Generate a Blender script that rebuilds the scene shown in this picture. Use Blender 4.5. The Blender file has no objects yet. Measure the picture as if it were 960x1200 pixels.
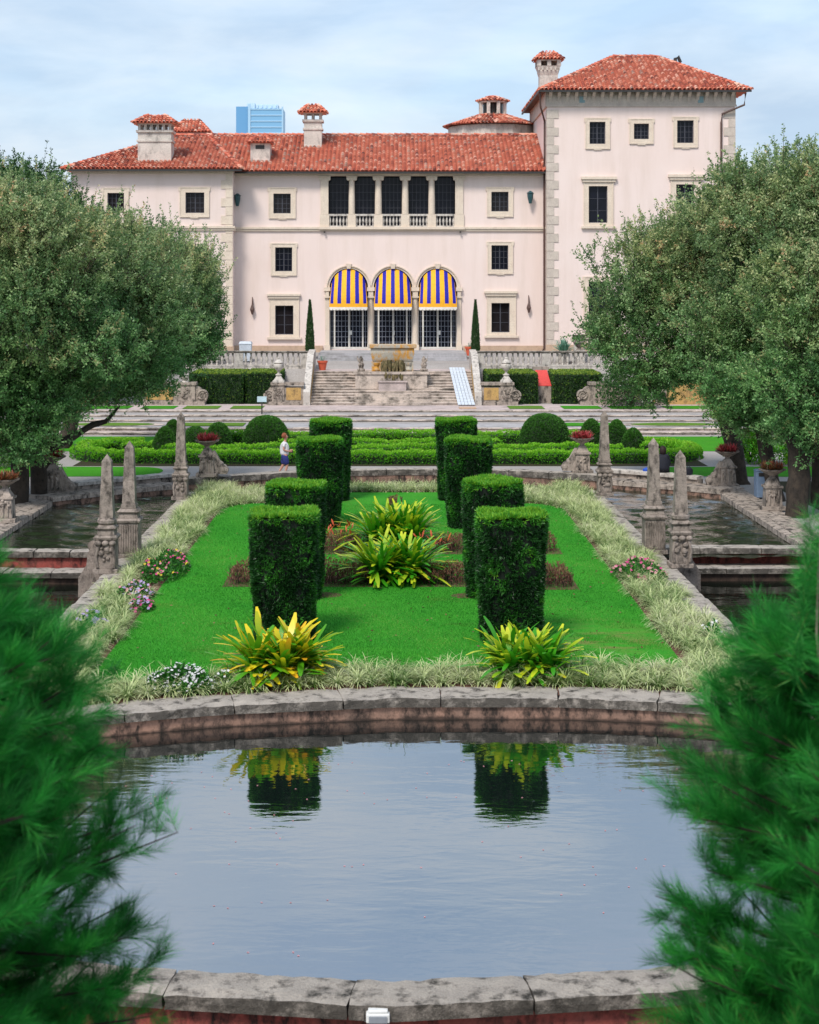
import bpy, bmesh, math, random
import numpy as np
from mathutils import Vector, Matrix
random.seed(7); rng = np.random.default_rng(11)
S = bpy.context.scene; COL = S.collection
R = math.radians
F0, CX, HY, CH = 1900.0, 460.0, 335.0, 8.0     # focal length in photo pixels, vanishing point, eye height

def X_(px, d): return (px-CX)*d/F0
def Z_(py, d): return CH-(py-HY)*d/F0
def D_(py, z=0.0): return F0*(CH-z)/(py-HY)

# ---------------------------------------------------------------- materials
def newmat(name):
    m = bpy.data.materials.new(name); m.use_nodes = True
    nt = m.node_tree; b = nt.nodes['Principled BSDF']
    return m, nt, b
def N(nt, t, **kw):
    n = nt.nodes.new(t)
    for k, v in kw.items():
        if k.startswith('i_'): n.inputs[k[2:].replace('_', ' ')].default_value = v
        else: setattr(n, k, v)
    return n
def c4(c): return (c[0], c[1], c[2], 1.0)
def ramp(nt, fac, stops, interp='LINEAR'):
    r = nt.nodes.new('ShaderNodeValToRGB'); cr = r.color_ramp; cr.interpolation = interp
    while len(cr.elements) < len(stops): cr.elements.new(0.5)
    for e, (p, c) in zip(cr.elements, stops):
        e.position = p; e.color = c4(c) if hasattr(c, '__len__') else (c, c, c, 1)
    nt.links.new(fac, r.inputs[0]); return r.outputs[0]
def mixc(nt, fac, a, b, mode='MIX'):
    m = nt.nodes.new('ShaderNodeMix'); m.data_type = 'RGBA'; m.blend_type = mode
    for sock, v in ((m.inputs[0], fac), (m.inputs[6], a), (m.inputs[7], b)):
        if isinstance(v, (int, float)): sock.default_value = v
        elif hasattr(v, 'is_output'): nt.links.new(v, sock)
        else: sock.default_value = c4(v)
    return m.outputs[2]
def pos(nt, scale=(1, 1, 1)):
    g = nt.nodes.new('ShaderNodeNewGeometry'); mp = nt.nodes.new('ShaderNodeMapping')
    mp.inputs['Scale'].default_value = scale
    nt.links.new(g.outputs['Position'], mp.inputs[0]); return mp.outputs[0]
def noise(nt, scale, detail=5, vec=None, rough=.6, dist=0):
    n = nt.nodes.new('ShaderNodeTexNoise'); n.inputs['Scale'].default_value = scale
    n.inputs['Detail'].default_value = detail; n.inputs['Roughness'].default_value = rough
    n.inputs['Distortion'].default_value = dist
    if vec is not None: nt.links.new(vec, n.inputs['Vector'])
    return n.outputs['Fac']
def bump(nt, b, h, strength=.5, dist=.02):
    bp = nt.nodes.new('ShaderNodeBump'); bp.inputs['Strength'].default_value = strength
    bp.inputs['Distance'].default_value = dist
    nt.links.new(h, bp.inputs['Height']); nt.links.new(bp.outputs[0], b.inputs['Normal'])

def stone(name, c1, c2, stain, sc=1.5, amount=(.48, .66), rough=.9, bst=.6, streak=True, bdist=.02, dark_sides=False, tide=None):
    """weathered stone: two tones, dark lichen blotches and vertical rain streaks"""
    m, nt, b = newmat(name)
    p = pos(nt)
    base = mixc(nt, ramp(nt, noise(nt, sc, 6, p), [(.35, 0.), (.65, 1.)]), c1, c2)
    fine = noise(nt, sc*14, 4, p)
    base = mixc(nt, .55, base, ramp(nt, fine, [(.3, .62), (.7, 1.08)]), 'MULTIPLY')
    sv = pos(nt, (1.8, 1.8, 1.0)) if streak else p
    st = ramp(nt, noise(nt, sc*1.3, 7, sv, .7), [(amount[0], 0.), (amount[1], 1.)])
    col = mixc(nt, st, base, stain)
    if dark_sides:                                      # upright faces darkened in noise patches, tops left plain
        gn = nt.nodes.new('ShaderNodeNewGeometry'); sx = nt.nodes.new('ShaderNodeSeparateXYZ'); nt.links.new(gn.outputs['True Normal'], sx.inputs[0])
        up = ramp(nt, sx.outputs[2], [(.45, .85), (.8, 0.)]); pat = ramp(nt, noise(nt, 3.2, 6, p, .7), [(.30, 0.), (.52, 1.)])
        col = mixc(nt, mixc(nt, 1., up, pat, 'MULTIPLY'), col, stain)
    if tide is not None:                           # dark wet band left by the water
        gn = nt.nodes.new('ShaderNodeNewGeometry'); sx = nt.nodes.new('ShaderNodeSeparateXYZ'); nt.links.new(gn.outputs['Position'], sx.inputs[0])
        ad = nt.nodes.new('ShaderNodeMath'); ad.operation = 'MULTIPLY_ADD'; nt.links.new(noise(nt, 2.5, 4, p), ad.inputs[0]); ad.inputs[1].default_value = -.16; nt.links.new(sx.outputs[2], ad.inputs[2])
        mr = nt.nodes.new('ShaderNodeMapRange'); nt.links.new(ad.outputs[0], mr.inputs[0]); mr.inputs[1].default_value = tide; mr.inputs[2].default_value = tide+.05; mr.inputs[3].default_value = .85; mr.inputs[4].default_value = 0.
        col = mixc(nt, mr.outputs[0], col, (.035, .025, .02))
    nt.links.new(col, b.inputs['Base Color']); b.inputs['Roughness'].default_value = rough
    b.inputs['Specular IOR Level'].default_value = .2
    bump(nt, b, noise(nt, sc*9, 8, p, .7), bst, bdist)
    return m
def plain(name, c, rough=.6, metal=0., var=.12, sc=6, emit=None):
    m, nt, b = newmat(name)
    n = noise(nt, sc, 4, pos(nt))
    lo = tuple(x*(1-var) for x in c); hi = tuple(min(1, x*(1+var)) for x in c)
    nt.links.new(ramp(nt, n, [(.3, lo), (.7, hi)]), b.inputs['Base Color'])
    b.inputs['Roughness'].default_value = rough; b.inputs['Metallic'].default_value = metal
    return m
def leafmat(name, stops, rough=.5, transl=.3, big=.35, bigstops=None, spec=.3, bigmix=.5, young=None):
    """leaves: each leaf its own tone (face attribute), broad patches of growth over the plant"""
    m, nt, b = newmat(name)
    a = N(nt, 'ShaderNodeAttribute', attribute_name='rnd')
    col = ramp(nt, a.outputs['Fac'], stops)
    if bigstops:
        nb = ramp(nt, noise(nt, big, 3, pos(nt)), bigstops)
        col = mixc(nt, bigmix, col, nb, 'OVERLAY' if False else 'MULTIPLY')
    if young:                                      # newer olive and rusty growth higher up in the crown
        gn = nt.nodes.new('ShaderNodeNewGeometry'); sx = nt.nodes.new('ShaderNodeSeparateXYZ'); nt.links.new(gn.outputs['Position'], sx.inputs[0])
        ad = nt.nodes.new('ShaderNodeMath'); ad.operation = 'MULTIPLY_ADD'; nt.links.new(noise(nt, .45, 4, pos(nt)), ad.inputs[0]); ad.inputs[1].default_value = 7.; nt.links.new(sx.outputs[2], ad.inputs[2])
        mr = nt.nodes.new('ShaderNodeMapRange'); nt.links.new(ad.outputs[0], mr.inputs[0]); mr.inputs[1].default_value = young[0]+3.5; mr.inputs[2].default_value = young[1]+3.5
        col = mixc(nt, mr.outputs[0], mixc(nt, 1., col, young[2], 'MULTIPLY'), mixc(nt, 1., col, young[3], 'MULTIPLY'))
    nt.links.new(col, b.inputs['Base Color']); b.inputs['Roughness'].default_value = rough
    b.inputs['Specular IOR Level'].default_value = spec
    t = N(nt, 'ShaderNodeBsdfTranslucent'); nt.links.new(col, t.inputs[0])
    mx = nt.nodes.new('ShaderNodeMixShader'); mx.inputs[0].default_value = transl
    nt.links.new(b.outputs[0], mx.inputs[1]); nt.links.new(t.outputs[0], mx.inputs[2])
    nt.links.new(mx.outputs[0], nt.nodes['Material Output'].inputs[0])
    return m
def strapmat(name, base, tip, tip2, edge=(.35, .8), rough=.4, transl=.25):
    """strap leaves that turn from base colour to tip colour along their length"""
    m, nt, b = newmat(name)
    a = N(nt, 'ShaderNodeAttribute', attribute_name='rnd'); t = N(nt, 'ShaderNodeAttribute', attribute_name='along')
    tipc = ramp(nt, a.outputs['Fac'], [(0., base), (.3, base), (.5, tip), (.85, tip), (1., tip2)])
    col = mixc(nt, ramp(nt, t.outputs['Fac'], [(edge[0], 0.), (edge[1], 1.)]), base, tipc)
    v = ramp(nt, a.outputs['Fac'], [(0., .78), (.5, 1.), (1., .95)])
    col = mixc(nt, .7, col, v, 'MULTIPLY')
    nt.links.new(col, b.inputs['Base Color']); b.inputs['Roughness'].default_value = rough
    tr = N(nt, 'ShaderNodeBsdfTranslucent'); nt.links.new(col, tr.inputs[0])
    mx = nt.nodes.new('ShaderNodeMixShader'); mx.inputs[0].default_value = transl
    nt.links.new(b.outputs[0], mx.inputs[1]); nt.links.new(tr.outputs[0], mx.inputs[2])
    nt.links.new(mx.outputs[0], nt.nodes['Material Output'].inputs[0])
    return m

M = {}
M['coral'] = stone('coral_stone', (.46, .38, .32), (.34, .285, .24), (.045, .04, .035), 1.6, (.47, .64), bst=.9)
M['coping'] = stone('coping_stone', (.50, .44, .375), (.38, .335, .29), (.05, .045, .038), 2.6, (.50, .66), bst=1.3, streak=False, bdist=.03, dark_sides=True)
M['obelisk'] = stone('obelisk_stone', (.40, .33, .28), (.27, .225, .19), (.065, .055, .047), 2.2, (.46, .66), bst=1., bdist=.03)
M['salmon'] = stone('salmon_plaster', (.34, .20, .145), (.20, .13, .10), (.04, .03, .025), 1.8, (.44, .60), bst=.5, tide=-.47)
M['redwall'] = stone('red_plaster', (.34, .075, .06), (.22, .08, .065), (.03, .018, .016), 1.5, (.45, .62), bst=.5)
M['steps'] = stone('step_stone', (.66, .55, .47), (.50, .42, .36), (.13, .11, .09), 1.1, (.46, .64), bst=.5, streak=False)
M['pave'] = stone('pink_paving', (.58, .47, .44), (.50, .42, .40), (.25, .21, .19), .6, (.5, .75), bst=.3, streak=False)
M['greypave'] = stone('grey_paving', (.46, .44, .45), (.38, .37, .37), (.2, .19, .18), .6, (.5, .75), bst=.3, streak=False)
M['balus'] = stone('balustrade_stone', (.68, .62, .56), (.52, .47, .42), (.13, .12, .11), 2., (.5, .68), bst=.5)
M['trim'] = stone('window_stone', (.80, .68, .55), (.75, .62, .50), (.58, .47, .38), 1.2, (.52, .8), bst=.25)
M['quoin'] = stone('quoin_stone', (.66, .57, .49), (.57, .49, .42), (.43, .37, .32), 1.5, (.5, .75), bst=.4)
M['ochre'] = stone('ochre_panel', (.60, .38, .13), (.48, .30, .13), (.16, .11, .06), 1.6, (.5, .7), bst=.4)
M['basin'] = stone('basin_stone', (.50, .46, .38), (.42, .38, .32), (.55, .27, .05), .9, (.46, .58), bst=.6)
M['chim'] = stone('chimney_plaster', (.72, .65, .58), (.58, .53, .47), (.24, .22, .2), 1., (.5, .72), bst=.3)

def stucco():
    m, nt, b = newmat('pink_stucco'); p = pos(nt)
    base = mixc(nt, ramp(nt, noise(nt, .25, 5, p), [(.35, 0.), (.7, 1.)]), (.815, .675, .62), (.79, .64, .58))
    st = ramp(nt, noise(nt, .5, 6, pos(nt, (2.5, 2.5, .3)), .65), [(.46, 0.), (.74, .45)])
    col = mixc(nt, st, base, (.64, .51, .43))
    nt.links.new(col, b.inputs['Base Color']); b.inputs['Roughness'].default_value = .93
    b.inputs['Specular IOR Level'].default_value = .15
    bump(nt, b, noise(nt, 8, 4, p), .15, .02); return m
M['stucco'] = stucco()
def tile():
    m, nt, b = newmat('clay_roof_tiles')
    a = N(nt, 'ShaderNodeAttribute', attribute_name='rnd')
    col = ramp(nt, a.outputs['Fac'], [(0., (.16, .045, .035)), (.14, (.44, .10, .06)), (.45, (.62, .155, .085)), (.75, (.72, .26, .16)), (.92, (.80, .46, .34)), (1., (.34, .21, .17))])
    st = ramp(nt, noise(nt, .8, 6, pos(nt)), [(.56, 0.), (.76, .55)])
    col = mixc(nt, st, col, (.17, .085, .06))
    nt.links.new(col, b.inputs['Base Color']); b.inputs['Roughness'].default_value = .85; return m
M['tile'] = tile()
M['dark'] = plain('dark_metal', (.03, .028, .027), .5)
M['pipe'] = plain('brown_drainpipe', (.10, .055, .045), .6)
M['teal'] = plain('teal_lantern', (.02, .07, .08), .5)
M['wood'] = plain('brown_soffit', (.12, .07, .05), .8)  # even dark brown for the undersides of the eaves
M['white'] = plain('white_frame', (.72, .69, .64), .6)
M['blue'] = plain('blue_canvas', (.006, .006, .34), .75)
M['yellow'] = plain('yellow_canvas', (.84, .42, .012), .75)
M['valance'] = plain('golden_valance', (.85, .38, .01), .75)
M['scallop'] = plain('white_scallop', (.8, .76, .68), .75)
M['pot'] = plain('terracotta_pot', (.62, .11, .05), .7)
M['binm'] = plain('grey_blue_bin', (.20, .26, .31), .6)
M['binm2'] = plain('blue_grey_bin', (.16, .23, .34), .6)
M['signm'] = plain('pale_blue_sign', (.50, .64, .70), .4)
M['redpanel'] = plain('red_panel', (.62, .06, .05), .6)
M['rampm'] = plain('ramp_boards', (.55, .60, .66), .6)
M['bark'] = stone('oak_bark', (.085, .065, .05), (.05, .042, .035), (.02, .018, .015), 3.5, (.5, .7), bst=1., bdist=.05)
M['palebark'] = stone('pale_bark', (.30, .26, .20), (.2, .17, .13), (.08, .06, .05), 8, (.55, .75), bst=.5)
M['darkbark'] = plain('twig_bark', (.03, .02, .015), .9)
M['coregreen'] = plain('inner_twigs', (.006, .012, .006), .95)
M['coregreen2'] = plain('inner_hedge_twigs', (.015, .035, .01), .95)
M['skin'] = plain('skin', (.55, .28, .2), .6, var=.04)
M['shirt'] = plain('white_shirt', (.72, .70, .72), .85, var=.05)
M['shorts'] = plain('navy_shorts', (.02, .03, .16), .85)
M['hair'] = plain('ginger_hair', (.26, .075, .03), .7, var=.4, sc=40)
M['darkcloth'] = plain('black_jacket', (.008, .010, .02), .8)
M['darkhair'] = plain('black_hair', (.02, .008, .006), .7)
M['bluebag'] = plain('blue_bag', (.02, .10, .55), .6)
M['cam'] = plain('black_camera', (.01, .01, .01), .4)
M['lampw'] = plain('white_light_housing', (.75, .75, .73), .35)

def glass(name, c, rough=.12):
    m, nt, b = newmat(name)
    col = ramp(nt, noise(nt, .9, 3, pos(nt)), [(.3, tuple(x*.5 for x in c)), (.7, c)])
    nt.links.new(col, b.inputs['Base Color']); b.inputs['Roughness'].default_value = rough
    b.inputs['IOR'].default_value = 1.45; b.inputs['Specular IOR Level'].default_value = .22; return m
M['glass'] = glass('dark_window_glass', (.010, .011, .020))
M['glass2'] = glass('shuttered_window_glass', (.022, .018, .020))
M['muntin'] = plain('window_bars', (.055, .055, .07), .5)

def water(name, body, ior, bumps, rough=.02):
    m, nt, b = newmat(name)
    b.inputs['Base Color'].default_value = c4(body); b.inputs['Roughness'].default_value = rough
    b.inputs['IOR'].default_value = ior
    last = None
    for sc, st, vs, dist in bumps:
        bp = nt.nodes.new('ShaderNodeBump'); bp.inputs['Strength'].default_value = st; bp.inputs['Distance'].default_value = dist
        nt.links.new(noise(nt, sc, 3, pos(nt, vs), .5, .3), bp.inputs['Height'])
        if last: nt.links.new(last, bp.inputs['Normal'])
        last = bp.outputs[0]
    nt.links.new(last, b.inputs['Normal']); return m
M['water'] = water('still_pond_water', (.006, .010, .010), 6.0, [(.9, .12, (.55, 1.5, 1), .06), (3.2, .10, (.6, 1.6, 1), .02)])
M['water2'] = water('rippled_canal_water', (.020, .026, .014), 4.5, [(3.0, .5, (.55, 1.1, 1), .05), (7.5, .5, (.6, 1.2, 1), .03)])
M['water3'] = water('dark_canal_water', (.008, .01, .007), 1.9, [(1.0, .3, (.6, 1.3, 1), .06), (4, .2, (.7, 1.2, 1), .02)])

def gravel(name, c1, c2, sc):
    m, nt, b = newmat(name); p = pos(nt)
    col = mixc(nt, ramp(nt, noise(nt, .5, 5, p), [(.3, 0.), (.7, 1.)]), c1, c2)
    col = mixc(nt, .7, col, ramp(nt, noise(nt, sc, 3, p), [(.3, .4), (.7, 1.2)]), 'MULTIPLY')
    nt.links.new(col, b.inputs['Base Color']); b.inputs['Roughness'].default_value = .95
    b.inputs['Specular IOR Level'].default_value = .1
    bump(nt, b, noise(nt, sc, 4, p), .6, .03); return m
M['gravel'] = gravel('grey_gravel', (.44, .405, .38), (.36, .33, .31), 30)
M['mulch'] = gravel('brown_mulch', (.20, .10, .075), (.11, .06, .045), 22)
M['soil'] = gravel('garden_soil', (.06, .05, .03), (.04, .045, .02), 15)
def lawnm(name, a, b_, tan):
    m, nt, b = newmat(name); p = pos(nt)
    col = mixc(nt, ramp(nt, noise(nt, .7, 5, p), [(.3, 0.), (.7, 1.)]), a, b_)
    col = mixc(nt, ramp(nt, noise(nt, .33, 6, pos(nt, (1, 1.6, 1)), .65), [(.60, 0.), (.74, .55)]), col, tan)
    if name == 'clipped_lawn':                     # worn mower arcs near the right front corner
        vd = nt.nodes.new('ShaderNodeVectorMath'); vd.operation = 'DISTANCE'; nt.links.new(p, vd.inputs[0]); vd.inputs[1].default_value = (4.9, 36.4, 0)
        sn = nt.nodes.new('ShaderNodeMath'); sn.operation = 'SINE'; ml = nt.nodes.new('ShaderNodeMath'); ml.operation = 'MULTIPLY'; ml.inputs[1].default_value = 3.1
        nt.links.new(vd.outputs['Value'], ml.inputs[0]); nt.links.new(ml.outputs[0], sn.inputs[0])
        ring = ramp(nt, sn.outputs[0], [(.0, .35), (.8, 1.)]); near = ramp(nt, vd.outputs['Value'], [(.0, 1.)]) if False else None
        mr = nt.nodes.new('ShaderNodeMapRange'); nt.links.new(vd.outputs['Value'], mr.inputs[0]); mr.inputs[1].default_value = 1.3; mr.inputs[2].default_value = 2.6; mr.inputs[3].default_value = .75; mr.inputs[4].default_value = 0.
        pt_ = mixc(nt, 1., mixc(nt, 1., ring, mr.outputs[0], 'MULTIPLY'), ramp(nt, noise(nt, 2.2, 6, pos(nt, (.6, 1.4, 1))), [(.42, .0), (.6, 1.)]), 'MULTIPLY')
        col = mixc(nt, pt_, col, (.24, .19, .07))
    col = mixc(nt, .6, col, ramp(nt, noise(nt, 26, 3, p), [(.3, .5), (.7, 1.15)]), 'MULTIPLY')
    nt.links.new(col, b.inputs['Base Color']); b.inputs['Roughness'].default_value = .95
    b.inputs['Specular IOR Level'].default_value = .1
    bump(nt, b, noise(nt, 30, 3, p), .8, .03); return m
M['lawn'] = lawnm('clipped_lawn', (.035, .27, .02), (.06, .33, .025), (.12, .13, .03))
M['lawn2'] = lawnm('bright_lawn', (.06, .30, .015), (.05, .24, .015), (.10, .26, .02))
M['lawn3'] = lawnm('dry_lawn', (.13, .24, .03), (.10, .22, .03), (.22, .20, .06))
M['blade'] = leafmat('grass_blades', [(0., (.022, .20, .014)), (.5, (.042, .30, .022)), (.85, (.08, .40, .035)), (1., (.18, .38, .07))], .6, .3, .9, [(.3, (.72, .86, .8)), (.5, (1., 1., 1.)), (.68, (1.5, 1.02, 1.2))], bigmix=.8)
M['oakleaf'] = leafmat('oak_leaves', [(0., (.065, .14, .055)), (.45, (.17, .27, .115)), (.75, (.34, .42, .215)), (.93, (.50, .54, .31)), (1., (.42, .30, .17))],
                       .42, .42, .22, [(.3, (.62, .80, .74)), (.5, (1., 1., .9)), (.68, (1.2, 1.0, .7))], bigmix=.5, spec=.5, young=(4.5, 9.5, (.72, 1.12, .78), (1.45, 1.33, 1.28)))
M['oakleaf2'] = leafmat('dark_oak_leaves', [(0., (.02, .06, .018)), (.5, (.05, .13, .035)), (.85, (.09, .20, .05)), (1., (.18, .27, .09))],
                       .5, .25, .3, [(.3, (.6, .75, .7)), (.6, (1., 1., .9))], bigmix=.7)  # darker leaf tones for background trees and bushes
M['topleaf'] = leafmat('yew_leaves', [(0., (.010, .045, .010)), (.4, (.022, .10, .016)), (.7, (.04, .19, .02)), (.86, (.06, .28, .02)), (1., (.22, .46, .03))], .4, .2)
M['boxleaf'] = leafmat('parterre_leaves', [(0., (.05, .22, .012)), (.4, (.12, .42, .015)), (.8, (.24, .58, .03)), (1., (.38, .62, .06))], .5, .3)
M['hedgeleaf'] = leafmat('hedge_leaves', [(0., (.015, .05, .012)), (.5, (.035, .10, .018)), (.75, (.07, .17, .025)), (.88, (.26, .36, .04)), (1., (.36, .44, .06))], .5, .2)
M['domeleaf'] = leafmat('dome_leaves', [(0., (.025, .09, .014)), (.5, (.05, .16, .022)), (.9, (.08, .24, .03)), (1., (.13, .30, .04))], .5, .2)
M['brownleaf'] = leafmat('purple_brown_leaves', [(0., (.09, .04, .03)), (.45, (.20, .09, .06)), (.7, (.24, .15, .07)), (1., (.16, .20, .05))], .7, .2)
M['cypress'] = leafmat('cypress_leaves', [(0., (.02, .06, .018)), (.6, (.04, .10, .03)), (1., (.09, .16, .05))], .6, .15)
M['pine'] = leafmat('pine_needles', [(0., (.006, .09, .014)), (.4, (.016, .205, .026)), (.75, (.034, .35, .042)), (.95, (.11, .52, .08)), (1., (.34, .20, .09))], .5, .35)
M['lirio'] = strapmat('variegated_grass', (.11, .22, .035), (.62, .69, .33), (.76, .74, .48), (.08, .68), .5, .3)
M['brom'] = strapmat('bromeliad_green', (.06, .36, .012), (.72, .74, .03), (.9, .55, .04), (.42, 1.), .35, .3)
M['brom2'] = strapmat('bromeliad_yellow', (.10, .40, .012), (.90, .68, .02), (.95, .42, .02), (.28, .92), .35, .3)
M['urnplant'] = strapmat('red_bromeliad', (.20, .05, .03), (.55, .05, .07), (.62, .18, .16), (.05, .5), .5, .25)
M['urnplant2'] = strapmat('bronze_bromeliad', (.09, .07, .02), (.34, .09, .04), (.40, .22, .08), (.05, .6), .5, .25)
M['agave'] = strapmat('agave_leaves', (.14, .30, .20), (.20, .38, .28), (.25, .42, .30), (.3, .9), .5, .1)
def petal(name, c): return leafmat(name, [(0., tuple(x*.7 for x in c)), (1., c)], .6, .3)
M['pink'] = petal('pink_petals', (.75, .09, .30)); M['palep'] = petal('pale_pink_petals', (.80, .38, .40))
M['lilac'] = petal('lilac_petals', (.60, .48, .78)); M['yel'] = petal('yellow_petals', (.8, .62, .06))
M['whitep'] = petal('white_petals', (.85, .85, .84)); M['redp'] = petal('red_petals', (.6, .05, .06))
M['flleaf'] = leafmat('flower_leaves', [(0., (.01, .07, .01)), (.6, (.03, .16, .015)), (1., (.08, .28, .03))], .5, .25)
# ---------------------------------------------------------------- object helpers
def tag(o, label=None, cat=None, group=None, kind=None):
    if label: o['label'] = label
    if cat: o['category'] = cat
    if group: o['group'] = group
    if kind: o['kind'] = kind
    return o
def empty(name, loc, label=None, cat=None, group=None, rz=0, kind=None):
    o = bpy.data.objects.new(name, None); COL.objects.link(o); o.location = loc; o.rotation_euler = (0, 0, rz)
    o.empty_display_size = .2
    return tag(o, label, cat, group, kind)
def copy_tree(o, parent=None):
    c = o.copy(); COL.objects.link(c); c.parent = parent
    for ch in list(o.children): copy_tree(ch, c)
    return c
def worldloc(o):
    v = Vector((0, 0, 0))
    while o is not None: v = v + Vector(o.location); o = o.parent
    return v
class MB:
    def __init__(s): s.v = []; s.f = []; s.mi = []; s.at = []; s.cur = 0; s.r = None
    def add(s, vs, fs):
        o = len(s.v); s.v += [tuple(p) for p in vs]; s.f += [[i+o for i in f] for f in fs]
        s.mi += [s.cur]*len(fs); s.at += [s.r if s.r is not None else random.random()]*len(fs); return s
    def box(s, x0, x1, y0, y1, z0, z1):
        return s.add([(x0,y0,z0),(x1,y0,z0),(x1,y1,z0),(x0,y1,z0),(x0,y0,z1),(x1,y0,z1),(x1,y1,z1),(x0,y1,z1)],
                     [(0,3,2,1),(4,5,6,7),(0,1,5,4),(1,2,6,5),(2,3,7,6),(3,0,4,7)])
    def fr(s, cx, cy, z0, z1, a0, a1, b0=None, b1=None):          # frustum, half sizes
        b0 = a0 if b0 is None else b0; b1 = a1 if b1 is None else b1
        return s.add([(cx-a0,cy-b0,z0),(cx+a0,cy-b0,z0),(cx+a0,cy+b0,z0),(cx-a0,cy+b0,z0),(cx-a1,cy-b1,z1),(cx+a1,cy-b1,z1),(cx+a1,cy+b1,z1),(cx-a1,cy+b1,z1)],
                     [(0,3,2,1),(4,5,6,7),(0,1,5,4),(1,2,6,5),(2,3,7,6),(3,0,4,7)])
    def lathe(s, cx, cy, prof, n=16, z0=0., sx=1., sy=1.):
        vs = []; fs = []
        for r, z in prof:
            for k in range(n):
                a = 2*math.pi*k/n; vs.append((cx+sx*r*math.cos(a), cy+sy*r*math.sin(a), z0+z))
        for i in range(len(prof)-1):
            for k in range(n):
                k2 = (k+1) % n; fs.append((i*n+k, i*n+k2, (i+1)*n+k2, (i+1)*n+k))
        fs.append(tuple(reversed(range(n)))); fs.append(tuple(range((len(prof)-1)*n, len(prof)*n)))
        return s.add(vs, fs)
    def tube(s, pts, rad, n=8):
        pts = [Vector(p) for p in pts]; vs = []; fs = []
        for i, p in enumerate(pts):
            t = (pts[min(i+1, len(pts)-1)]-pts[max(i-1, 0)]).normalized()
            u = t.cross(Vector((0, 0, 1)) if abs(t.z) < .9 else Vector((1, 0, 0))).normalized(); w = t.cross(u)
            r = rad[i] if hasattr(rad, '__len__') else rad
            for k in range(n):
                a = 2*math.pi*k/n; vs.append(p+(u*math.cos(a)+w*math.sin(a))*r)
        for i in range(len(pts)-1):
            for k in range(n):
                k2 = (k+1) % n; fs.append((i*n+k, (i+1)*n+k, (i+1)*n+k2, i*n+k2))
        fs.append(tuple(range(n))); fs.append(tuple(reversed(range((len(pts)-1)*n, len(pts)*n))))
        return s.add(vs, fs)
    def prism(s, prof, y0, y1):                                   # outline in X-Z, extruded along Y
        n = len(prof); vs = [(x, y0, z) for x, z in prof]+[(x, y1, z) for x, z in prof]
        fs = [tuple(range(n)), tuple(reversed(range(n, 2*n)))]+[(i, i+n, (i+1) % n+n, (i+1) % n) for i in range(n)]
        return s.add(vs, fs)
    def prismx(s, prof, x0, x1):                                  # outline in Y-Z, extruded along X
        n = len(prof); vs = [(x0, y, z) for y, z in prof]+[(x1, y, z) for y, z in prof]
        fs = [tuple(range(n)), tuple(reversed(range(n, 2*n)))]+[(i, i+n, (i+1) % n+n, (i+1) % n) for i in range(n)]
        return s.add(vs, fs)
    def prismz(s, prof, z0, z1):
        n = len(prof); vs = [(x, y, z0) for x, y in prof]+[(x, y, z1) for x, y in prof]
        fs = [tuple(reversed(range(n))), tuple(range(n, 2*n))]+[(i, (i+1) % n, (i+1) % n+n, i+n) for i in range(n)]
        return s.add(vs, fs)
    def sphere(s, c, r, sz=1., n=10):
        prof = [(max(1e-4, math.sin(math.pi*i/n))*r, -math.cos(math.pi*i/n)*r*sz) for i in range(n+1)]
        return s.lathe(c[0], c[1], prof, 12, c[2])
    def build(s, name, mat, parent=None, world=False, smooth=False, bevel=0, fix=True):
        me = bpy.data.meshes.new(name); v = s.v
        if world and parent is not None:
            w = worldloc(parent); v = [(a-w.x, b-w.y, c-w.z) for a, b, c in v]
        me.from_pydata(v, [], s.f)
        mats = mat if isinstance(mat, (list, tuple)) else [mat]
        for m in mats: me.materials.append(m)
        me.polygons.foreach_set('material_index', s.mi)
        at = me.attributes.new('rnd', 'FLOAT', 'FACE'); at.data.foreach_set('value', s.at)
        if fix:
            bm = bmesh.new(); bm.from_mesh(me)
            bmesh.ops.recalc_face_normals(bm, faces=bm.faces); bm.to_mesh(me); bm.free()
        if smooth: me.polygons.foreach_set('use_smooth', [True]*len(me.polygons))
        me.update()
        o = bpy.data.objects.new(name, me); COL.objects.link(o)
        if parent is not None: o.parent = parent
        if bevel:
            b = o.modifiers.new('bevel', 'BEVEL'); b.width = bevel; b.segments = 2; b.limit_method = 'ANGLE'
        if smooth:
            try: me.set_sharp_from_angle(angle=R(40))
            except Exception: pass
        return o
def structure(o): o['kind'] = 'structure'; return o

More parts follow.
